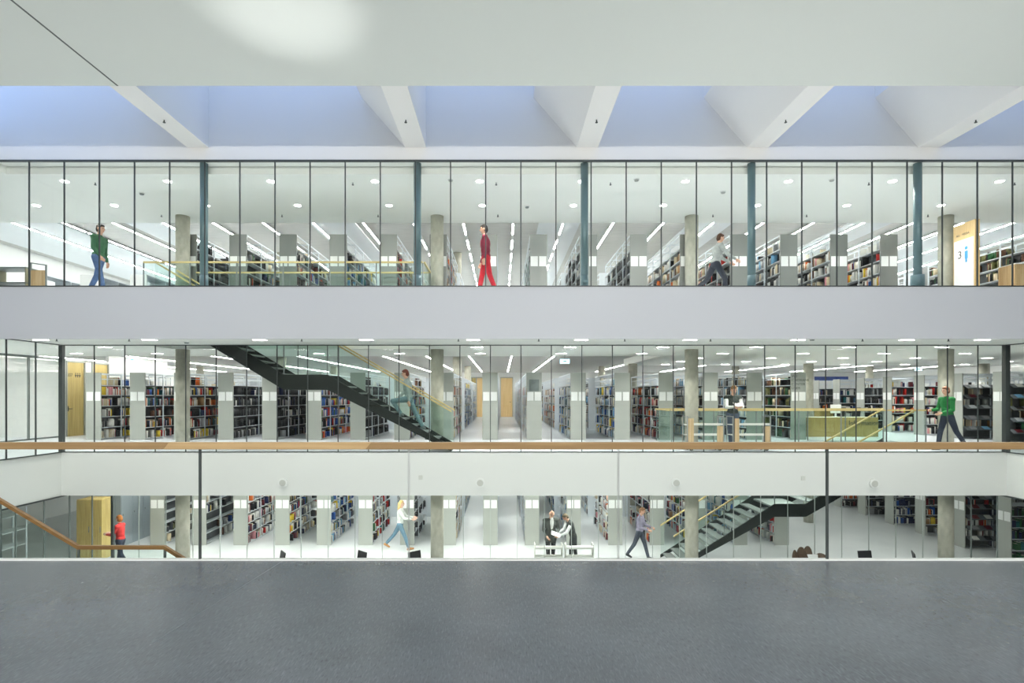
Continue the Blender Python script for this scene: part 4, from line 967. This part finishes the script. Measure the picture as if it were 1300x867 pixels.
for i, x in enumerate((-13.9, -12.4, -10.9)):
    t = thing('low_bookcase', 'low pale bookcase on the upper floor at left, %s from left' % nth(i), 'bookcase', (x, 16.3, ZT), group='low bookcases of the upper floor')
    obj('end_panel', bx(-.25, .25, 0, .03, 0, 1.09), mat('low_case_white', (220, 222, 220), .5), t)
    obj('top', bx(-.25, .25, .03, 3.6, 1.05, 1.08), M_POST, t)
    for zz in (.1, .42, .74): obj('shelf_board', bx(-.25, .25, .03, 3.6, zz, zz + .02), M_DARKB, t)
    for k in range(1, 5): obj('upright', bx(-.25, .25, .03 + .89 * k, .05 + .89 * k, 0, 1.05), M_POST, t)
# upper floor, right: information stele
t = thing('information_stele', 'tall oak stele with white board and the numeral 3, upper floor right', 'sign', (13.02, 14.95, ZT))
obj('body', bx(0, .13, 0, .72, 0, 2.32), M_DOORW2, t); obj('board', bx(-.012, 0, .04, .68, .05, 1.86), M_CARD, t)
lettering('3', .3, M_TEXT, t, (-.013, .56, 1.35), (R_(90), 0, R_(-90)), .001)
lettering('ALL · MEDIA', .09, M_TEXT, t, (-.003, .62, 1.98), (R_(90), 0, R_(-90)), .001).scale = (.9, 1, 1)
obj('pictogram', MB().box(-.016, -.012, .22, .32, 1.3, 1.52).box(-.016, -.012, .24, .30, 1.2, 1.3).cyl(.27, 1.6, -.016, -.012, .05, 16, axis='x'), M_BLUE, t)
t = thing('oak_cabinet', 'oak cabinet end at the far right of the upper floor', 'cabinet', (PX(1289, 14.6), 14.6, ZT))
obj('body', bx(0, 1.2, .02, .5, 0, 1.0), M_CABW, t)
for k in range(2): obj('door', bx(.01 + .6 * k, .59 + .6 * k, 0, .02, .02, .86), M_CABW, t)
obj('top', bx(-.01, 1.21, -.01, .51, 1.0, 1.02), M_CARD, t)
# black chairs on the hall's lower floor
def chair(label, x, y, z, rz):
    t = thing('chair', label, 'chair', (x, y, z), rz, 'black chairs before the lower glass')
    for sx_ in (-1, 1):
        for sy_ in (-1, 1): obj('leg', MB().cap((sx_ * .2, sy_ * .19, 0.01), (sx_ * .17, sy_ * .16, .43), .01, .01, 8, 2), M_CHROME, t)
    bevel(obj('seat', bx(-.22, .22, -.2, .22, .43, .455), M_BLACK, t), .012, 2)
    obj('backrest', MB().prism([(.2, .47), (.225, .47), (.29, .84), (.265, .84)], -.21, .21, 'x'), M_BLACK, t)
for i, (p, rz) in enumerate(((350, -.9), (452, -.7), (533, .7), (1102, 0.1), (1169, 1.1))):
    chair('black shell chair before the lower glass, only its back top showing, %s from left' % nth(i), PX(p, 15.9), 15.75, ZL, rz)
# brown lounge chair with cushions and a sheet of paper
t = thing('lounge_chair', 'brown upholstered lounge chair on the lower floor right of the dark stair', 'armchair', (PX(1021, 15.9), 15.75, ZL))
M_BR = mat('brown_wool', (86, 72, 60), .95, noise=(104, 86, 70), nscale=30)
o = obj('back', MB().ell((-.06, .2, .66), .14, .12, .32).ell((.14, .22, .68), .14, .11, .32).ell((-.26, .18, .62), .07, .09, .28), M_BR, t); remesh(o, .014, 2)
o = obj('seat', MB().ell((0, -.1, .33), .4, .36, .16).ell((.44, .05, .55), .2, .26, .28).ell((-.42, .0, .4), .12, .28, .2), M_BR, t); remesh(o, .016, 2)
for sx_ in (-1, 1):
    for sy_ in (-1, 1): obj('leg', MB().cyl(sx_ * .28, sy_ * .22 - .05, 0, .24, .02, 10), M_BLACK, t)
o = obj('paper_sheet', MB().prism([(-.1, -.16), (.1, -.16), (.15, .16), (-.15, .16)], -.004, .004, 'y'), M_CARD, loc=(PX(1027, 15.6), 15.36, ZL + .76)); o.rotation_euler = (R_(-25), 0, 0)
tag(o, 'white sheet of paper leaning on the brown lounge chair', 'paper')
# hanging exit sign and smoke detectors
def exit_sign(label, x, y, z, w_=.3):
    t = thing('exit_sign', label, 'sign', (x, y, z))
    obj('hanger', MB().cyl(0, 0, 0, .22, .006, 8), M_FRAMEL, t); obj('sign_plate', bx(-w_ / 2, w_ / 2, -.012, .012, -.14, 0), mat('sign_light', (190, 226, 240), emit=1.2), t)
    obj('arrow', MB().box(-.05, .05, -.015, -.012, -.08, -.05), mat('sign_green', (40, 150, 110), .5), t)
exit_sign('hanging lit exit sign near the central aisle of the middle floor', PX(717, 17), 17.0, 2.65)
exit_sign('hanging lit exit sign above the crosswise bookcases, middle floor', PX(1166, 22), 22.0, 2.65)
exit_sign('hanging lit exit sign above the left bookcases, middle floor', PX(168, 20.5), 20.5, 2.93)
for i, (p, y, z) in enumerate(((237, 13.7, ZC), (1031, 13.0, ZC), (572, 13.3, ZU), (808, 13.3, ZU), (1056, 13.3, ZU), (180, 14.2, ZU), (669, 15.2, ZU), (918, 14.1, ZU))):
    t = thing('smoke_detector', 'small round ceiling detector, %s ceiling, %s from left' % ('middle soffit' if z == ZC else 'upper corridor', nth(i)), 'smoke detector', (PX(p, y), y, z), group='ceiling detectors')
    obj('base', MB().cyl(0, 0, -.02, 0, .07, 18), M_WHITE, t); obj('sensor', MB().cyl(0, 0, -.045, -.02, .045, 18, r2=.055), M_FRAMEL if i in (0, 1, 5, 6) else M_PANEL, t)
